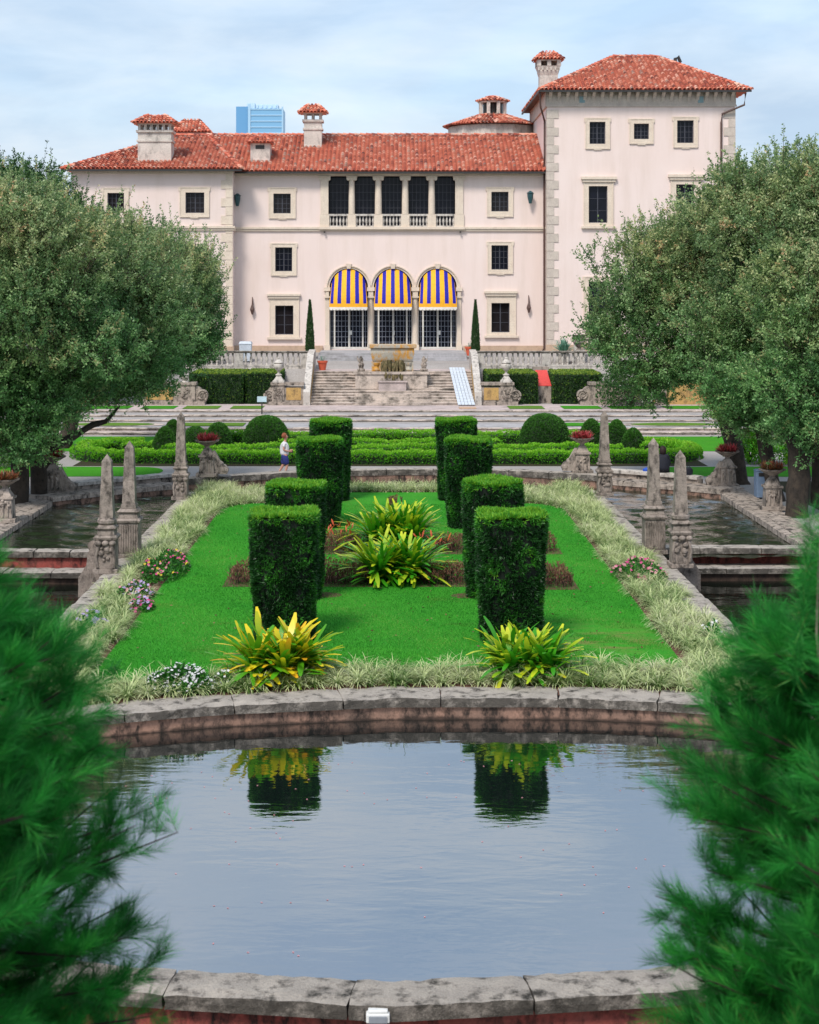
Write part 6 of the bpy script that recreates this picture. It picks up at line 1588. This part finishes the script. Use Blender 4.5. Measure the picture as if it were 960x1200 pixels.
# ---------------------------------------------------------------- feathery pines in the foreground
def pine(label, x, y, z0, prof, nb, group='feathery pines beside the camera', twigs=12, per=70, lean=(0, 0), light=False):
    o = empty('pine_tree', (x, y, z0), label, 'pine tree', group)
    zt = prof[-1][0]; zs_ = [p[0] for p in prof]; rs = [p[1] for p in prof]
    mb = MB(); mb.tube([(x, y, z0), (x+lean[0]*.5, y+lean[1]*.5, (z0+zt)/2), (x+lean[0], y+lean[1], zt+.1)], [.05, .035, .006], 8)
    tb, te, tdir = [], [], []
    for i in range(nb):
        zz = z0+.1+(zt-z0-.15)*((i+random.random())/nb); tfr = (zz-z0)/(zt-z0); bx, by = x+lean[0]*tfr, y+lean[1]*tfr
        a = random.uniform(0, 6.283); ztip = min(zt+.05, zz+random.uniform(.15, .55)); r = float(np.interp(ztip, zs_, rs))*random.uniform(.72, 1.0)
        tip = Vector((bx+r*math.cos(a), by+r*math.sin(a), ztip)); b0 = Vector((bx, by, zz)); mid = b0.lerp(tip, .55)+Vector((0, 0, -.04))
        mb.tube([b0, mid, tip], [.016, .010, .003], 5)
        for k in range(twigs):
            t = random.uniform(.25, 1.); p = (b0.lerp(mid, t/.55) if t < .55 else mid.lerp(tip, (t-.55)/.45))
            dr = (tip-b0).normalized()*.7+Vector((random.gauss(0, .5), random.gauss(0, .5), random.gauss(.35, .45))); dr.normalize()
            q = p+dr*random.uniform(.10, .26); tb.append(p); te.append(q); tdir.append(dr)
            mb.add([p+Vector((.002, 0, 0)), p-Vector((.002, 0, 0)), q], [(0, 1, 2)])
    VB(mb, 'branches', M['darkbark'] if not light else M['palebark'], o, fix=False)
    tb, te, td = np.array(tb), np.array(te), np.array(tdir); nT = len(tb); kk = np.repeat(np.arange(nT), per); m = len(kk); t = rng.random(m)[:, None]
    P = tb[kk]*(1-t)+te[kk]*t; D = unit(td[kk]*.9+.55*randdir(m)+np.array([0, 0, .05]))
    rn = np.clip(np.repeat(U(.05, .75, nT), per)+U(-.15, .25, m), 0, 1)
    leaves('needles', P, D, U(.07, .18, m), U(.0017, .0030, m), M['pine'], o, rn); return o
GZ = lambda y: -1.05+7.2*min(1, max(0, (15.6-y)/13.2))
pine('feathery green pine filling the lower left corner', -2.68, 9.4, GZ(9.4), [(2.4, .9), (3.6, 1.36), (4.4, 1.44), (4.8, 1.44), (5.2, 1.30), (5.6, 1.16), (6.0, .85), (6.35, .2)], 340, twigs=15, per=120)
pine('smaller feathery pine at the left edge, in front of its taller neighbour', -2.9, 8.0, GZ(8.0), [(3.2, .9), (4.2, 1.2), (5.0, 1.2), (5.6, 1.1), (6.1, .8), (6.45, .1)], 220, twigs=14, per=100)
pine('dark green feathery pine in the lower right corner, nearest the pond', 2.70, 9.4, GZ(9.4), [(2.4, .9), (3.6, 1.18), (4.3, 1.18), (5.0, 1.14), (5.4, 1.02), (5.75, .82), (6.0, .55), (6.3, .1)], 340, twigs=14, per=135)
pine('wispy pine at the right edge with a pale bare stem at its top', 2.62, 8.1, GZ(8.1), [(3.2, .6), (4.2, .62), (5.0, .62), (5.6, .55), (6.0, .3), (6.7, .06)], 90, twigs=11, per=80, lean=(-.2, 0))
mb = MB()
o = empty('pine_sapling', (2.5, 8.9, GZ(8.9)), 'thin pale stem standing up through the pines at the right edge', 'sapling')
mb.tube([(2.5, 8.9, GZ(8.9)), (2.42, 8.8, 5.0), (2.25, 8.6, 6.15), (2.27, 8.6, 6.8)], [.018, .012, .007, .003], 7); VB(mb, 'stem', M['palebark'], o)
n = 1500; t = rng.random(n); P = np.stack([2.14+.09*t, np.full(n, 8.6), 5.9+.9*t], 1); leaves('needles', P, unit(randdir(n)+np.array([0, 0, .4])), U(.06, .16, n), U(.002, .003, n), M['pine'], o, rng.random(n))
# ---------------------------------------------------------------- people
def skinned(name, nodes, edges, mat, parent, sub=2, root=0):
    """nodes: (x, y, z, r); skin + subdivision, applied"""
    me = bpy.data.meshes.new(name); me.from_pydata([n[:3] for n in nodes], edges, [])
    o = bpy.data.objects.new(name, me); COL.objects.link(o)
    sk = o.modifiers.new('skin', 'SKIN'); sk.use_smooth_shade = True
    if not me.skin_vertices: me.skin_vertices.new()
    for i, n in enumerate(nodes):
        sv = me.skin_vertices[0].data[i]; r = n[3]; sv.radius = (r, r) if not hasattr(r, '__len__') else r; sv.use_root = (i == root)
    ss = o.modifiers.new('sub', 'SUBSURF'); ss.levels = sub; ss.render_levels = sub
    bpy.context.view_layer.update(); dg = bpy.context.evaluated_depsgraph_get()
    m2 = bpy.data.meshes.new_from_object(o.evaluated_get(dg)); m2.name = name
    bpy.data.objects.remove(o); m2.materials.clear(); m2.materials.append(mat)
    for p in m2.polygons: p.use_smooth = True
    o2 = bpy.data.objects.new(name, m2); COL.objects.link(o2)
    if parent is not None: o2.parent = parent
    return o2
def hand(nodes, edges, wrist_i, wrist, fwd, side):
    w = Vector(wrist); f = Vector(fwd).normalized(); s = Vector(side).normalized()
    pi = len(nodes); p = w+f*.06; nodes.append((*p, (.036, .02))); edges.append((wrist_i, pi))
    for k, (off, ln) in enumerate(((-.030, .062), (-.010, .072), (.010, .068), (.029, .052))):
        b = p+s*off+f*.035; a0 = len(nodes)
        nodes.append((*b, .0095)); edges.append((pi, a0)); c = b+f*ln*.55-Vector((0, 0, .008)); nodes.append((*c, .0085)); edges.append((a0, a0+1))
        e = c+f*ln*.4-Vector((0, 0, .022)); nodes.append((*e, .007)); edges.append((a0+1, a0+2))
    t0 = len(nodes); b = p-s*.038; nodes.append((*b, .011)); edges.append((pi, t0)); e = b-s*.02+f*.035; nodes.append((*e, .009)); edges.append((t0, t0+1))
# walking visitor, facing +x (right), slightly away
px0, py0 = X_(333.5, 68.0), 68.0
pr = empty("person", (px0, py0, 0), 'visitor with curly ginger hair, white top and navy shorts walking right behind the curb', 'person')
nd = [(0, 0, .93, (.15, .12)), (0, 0, 1.10, (.13, .105)), (.0, 0, 1.28, (.165, .11)), (.0, 0, 1.42, (.15, .085)), (.02, 0, 1.49, .055), (.035, 0, 1.55, .055),
      (.04, 0, 1.62, .085), (.045, 0, 1.70, .092), (.04, 0, 1.77, .06)]
ed = [(i, i+1) for i in range(8)]
def chain(start, pts):
    prev = start
    for p in pts: nd.append(p); ed.append((prev, len(nd)-1)); prev = len(nd)-1
    return prev
chain(0, [(.03, -.09, .84, .10), (.12, -.09, .50, .062), (.10, -.09, .42, .06), (.02, -.09, .10, .038), (.05, -.09, .045, .04), (.17, -.09, .03, .032)])
chain(0, [(-.03, .09, .84, .10), (-.06, .09, .50, .062), (-.10, .09, .42, .06), (-.26, .09, .13, .038), (-.26, .09, .07, .038), (-.16, .09, .03, .032)])
wr = chain(3, [(0, -.17, 1.40, .055), (-.03, -.21, 1.14, .040), (.18, -.16, 1.08, .028)]); hand(nd, ed, wr, (.18, -.16, 1.08), (1, .3, .1), (0, 0, 1))
wr = chain(3, [(0, .17, 1.40, .055), (-.02, .21, 1.14, .040), (.20, .12, 1.10, .028)]); hand(nd, ed, wr, (.20, .12, 1.10), (1, -.3, .1), (0, 0, 1))
skinned('body', nd, ed, M['skin'], pr)
sh = [(0, 0, .86, (.21, .19)), (0, 0, 1.06, (.20, .18)), (0, 0, 1.28, (.23, .18)), (0, 0, 1.45, (.19, .13)), (0, -.17, 1.41, .07), (-.02, -.21, 1.25, .062), (0, .17, 1.41, .07), (-.02, .21, 1.25, .062), (.02, 0, 1.475, .07)]
skinned('shirt', sh, [(0, 1), (1, 2), (2, 3), (3, 4), (4, 5), (3, 6), (6, 7), (3, 8)], M['shirt'], pr)
so = [(0, 0, .99, (.19, .16)), (0, 0, .86, (.20, .17)), (.03, -.09, .78, .15), (.11, -.09, .50, .115), (-.02, .09, .78, .15), (-.06, .09, .50, .115)]
skinned('shorts', so, [(0, 1), (1, 2), (2, 3), (1, 4), (4, 5)], M['shorts'], pr)
mb = MB(); random.seed(3)
for k in range(90):
    a, b = random.uniform(0, 6.28), random.uniform(-.5, 1.5); c = (.02-.02+math.cos(a)*math.cos(b)*.085-.01, math.sin(a)*math.cos(b)*.10, 1.71+math.sin(b)*.095)
    if c[0] > .055 and c[2] < 1.76: continue
    mb.sphere(c, random.uniform(.028, .045), 1, 6)
mb.build('hair', M['hair'], pr)
mb = MB(); 
for sgn in (-1, 1): mb.sphere((.128, sgn*.032, 1.71), .011, 1, 6)
mb.build('eyes', M['cam'], pr)
mb = MB(); mb.fr(.138, 0, 1.655, 1.70, .016, .007, .015, .008); mb.build('nose', M['skin'], pr)
mb = MB(); mb.box(.122, .131, -.024, .024, 1.628, 1.637); mb.build('mouth', M['redp'], pr)
mb = MB(); mb.tube([(.02, -.12, 1.46), (.10, -.14, 1.36), (.12, -.10, 1.2), (.20, -.02, 1.08)], .013, 6); mb.build('camera_strap', M['cam'], pr)
cm = MB().box(px0+.22, px0+.36, py0-.06, py0+.05, 1.0, 1.10).build('camera', M['cam']); mb = None
tag(cm, 'small black camera held by the ginger haired visitor', 'camera')
# seated visitor in dark clothes on the bench, back to us
sx, sy = 10.95, north_edge(10.95)+2.1
ps = empty('person', (sx, sy, .45), 'person in a dark jacket sitting on the right bench, back to us', 'person'); ps.scale = (1.12, 1.12, 1.14)
nd = [(0, 0, .10, (.17, .14)), (0, .02, .28, (.15, .12)), (0, .05, .46, (.18, .12)), (0, .07, .56, (.14, .09)), (0, .09, .63, .055), (0, .10, .70, .08), (0, .10, .79, .10), (0, .09, .87, .07)]
ed = [(i, i+1) for i in range(7)]
chain(0, [(-.10, .1, .09, .09), (-.13, .48, .12, .07), (-.13, .52, .0, .055), (-.13, .50, -.33, .04), (-.13, .62, -.37, .035)])
chain(0, [(.10, .1, .09, .09), (.13, .48, .12, .07), (.13, .52, .0, .055), (.13, .50, -.33, .04), (.13, .62, -.37, .035)])
for s in (-1, 1):
    wr = chain(3, [(s*.18, .06, .52, .06), (s*.25, .16, .28, .045), (s*.12, .36, .22, .03)]); hand(nd, ed, wr, (s*.12, .36, .22), (-s*.3, 1, 0), (1, 0, 0))
skinned('body', nd, ed, M['skin'], ps)
jk = [(0, 0, .0, (.26, .22)), (0, .02, .28, (.25, .21)), (0, .05, .46, (.27, .20)), (0, .085, .68, (.17, .15)), (-.18, .06, .52, .075), (-.26, .16, .28, .062), (-.14, .33, .23, .05), (.18, .06, .52, .075), (.26, .16, .28, .062), (.14, .33, .23, .05)]
skinned('jacket', jk, [(0, 1), (1, 2), (2, 3), (3, 4), (4, 5), (5, 6), (3, 7), (7, 8), (8, 9)], M['darkcloth'], ps)
tr = [(0, .02, .09, (.17, .14)), (-.10, .12, .09, .10), (-.13, .48, .12, .085), (-.13, .52, -.0, .07), (-.13, .50, -.28, .055), (.10, .12, .09, .10), (.13, .48, .12, .085), (.13, .52, -.0, .07), (.13, .50, -.28, .055)]
skinned('trousers', tr, [(0, 1), (1, 2), (2, 3), (3, 4), (0, 5), (5, 6), (6, 7), (7, 8)], M['darkcloth'], ps)
mb = MB(); mb.lathe(0, .085, [(.05, .60), (.115, .68), (.13, .78), (.12, .87), (.07, .93), (.01, .95)], 14); mb.build('hair', M['darkhair'], ps, smooth=True)
sh_ = [(10.35, 'blue bag lying on the right bench beside the seated person', 'bluebag', .30, .12), (11.85, 'dark backpack on the right bench at the seated person\'s side', 'darkcloth', .34, .30)]
for x, l, m, w_, h_ in sh_:
    y = north_edge(x)+2.17; b = empty('bag', (x, y, .45), l, 'bag')
    mb = MB(); mb.lathe(x, y, [(w_*.42, 0), (w_*.52, h_*.3), (w_*.48, h_*.8), (w_*.2, h_), (.02, h_*1.02)], 12, .45, 1., .6); VB(mb, 'bag_body', M[m], b, smooth=True)
    mb = MB(); mb.tube([(x-.07, y, .45+h_*.95), (x, y, .45+h_*1.3), (x+.07, y, .45+h_*.95)], .012, 6); VB(mb, 'handle', M[m], b)

# ---------------------------------------------------------------- light, sky, camera
SUN_EL, SUN_AZ = R(52), R(205)                          # compass style azimuth: behind the camera, slightly left
w = bpy.data.worlds.new('World'); S.world = w; w.use_nodes = True; nt = w.node_tree; nt.nodes.clear()
out = nt.nodes.new('ShaderNodeOutputWorld'); sky = nt.nodes.new('ShaderNodeTexSky'); sky.sky_type = 'NISHITA'; sky.sun_disc = False
sky.sun_elevation = SUN_EL; sky.sun_rotation = SUN_AZ; sky.air_density = 1.0; sky.dust_density = 1.5; sky.ozone_density = 1.5
bg1 = nt.nodes.new('ShaderNodeBackground'); bg1.inputs[1].default_value = .17; nt.links.new(sky.outputs[0], bg1.inputs[0])
tc = nt.nodes.new('ShaderNodeTexCoord'); mp = nt.nodes.new('ShaderNodeMapping'); mp.inputs['Scale'].default_value = (1.5, 1.5, 5.0); mp.inputs['Location'].default_value = (.3, .1, .55)
nt.links.new(tc.outputs['Generated'], mp.inputs[0])
f1 = noise(nt, 2.0, 5, mp.outputs[0], .55, .4)
sz_ = nt.nodes.new('ShaderNodeSeparateXYZ'); nt.links.new(tc.outputs['Generated'], sz_.inputs[0])
hi = ramp(nt, sz_.outputs[2], [(.02, 1.), (.20, .97), (.28, .93), (.40, .80)])
cl = mixc(nt, 1., ramp(nt, f1, [(.34, .62), (.50, .84), (.66, .98)]), hi, 'MULTIPLY')
bg2 = nt.nodes.new('ShaderNodeBackground'); bg2.inputs[1].default_value = .90
f2 = noise(nt, 5.0, 6, mp.outputs[0], .55, .2)
nt.links.new(ramp(nt, f2, [(.34, (.42, .54, .69)), (.52, (.55, .65, .76)), (.70, (.67, .73, .79))]), bg2.inputs[0])
mx = nt.nodes.new('ShaderNodeMixShader'); nt.links.new(cl, mx.inputs[0]); nt.links.new(bg1.outputs[0], mx.inputs[1]); nt.links.new(bg2.outputs[0], mx.inputs[2])
nt.links.new(mx.outputs[0], out.inputs[0])
sd = bpy.data.lights.new('sun', 'SUN'); sd.energy = 2.3; sd.angle = R(14); sd.color = (1., .95, .88)
so_ = bpy.data.objects.new('sun', sd); COL.objects.link(so_)
dirv = Vector((math.sin(SUN_AZ)*math.cos(SUN_EL), math.cos(SUN_AZ)*math.cos(SUN_EL), math.sin(SUN_EL)))
so_.rotation_euler = dirv.to_track_quat('Z', 'Y').to_euler(); so_.location = (0, 0, 60)
cd = bpy.data.cameras.new('camera'); cam = bpy.data.objects.new('photo_camera', cd); COL.objects.link(cam)
cam.location = (0, 0, CH); cam.rotation_euler = (R(90), 0, 0)
cd.sensor_fit = 'HORIZONTAL'; cd.sensor_width = 36; cd.lens = F0/960*36
cd.shift_x = 20/960; cd.shift_y = -(600-HY)/960; cd.clip_start = .1; cd.clip_end = 6000
cd.dof.use_dof = True; cd.dof.focus_distance = 50; cd.dof.aperture_fstop = 4.2
S.camera = cam
S.render.engine = 'CYCLES'
try: S.cycles.use_denoising = True
except Exception: pass
S.cycles.max_bounces = 4; S.cycles.diffuse_bounces = 2; S.cycles.glossy_bounces = 2; S.cycles.transmission_bounces = 2
S.view_settings.view_transform = 'Standard'; S.view_settings.look = 'None'; S.view_settings.gamma = 1; S.view_settings.exposure = .45
S.view_settings.use_curve_mapping = False
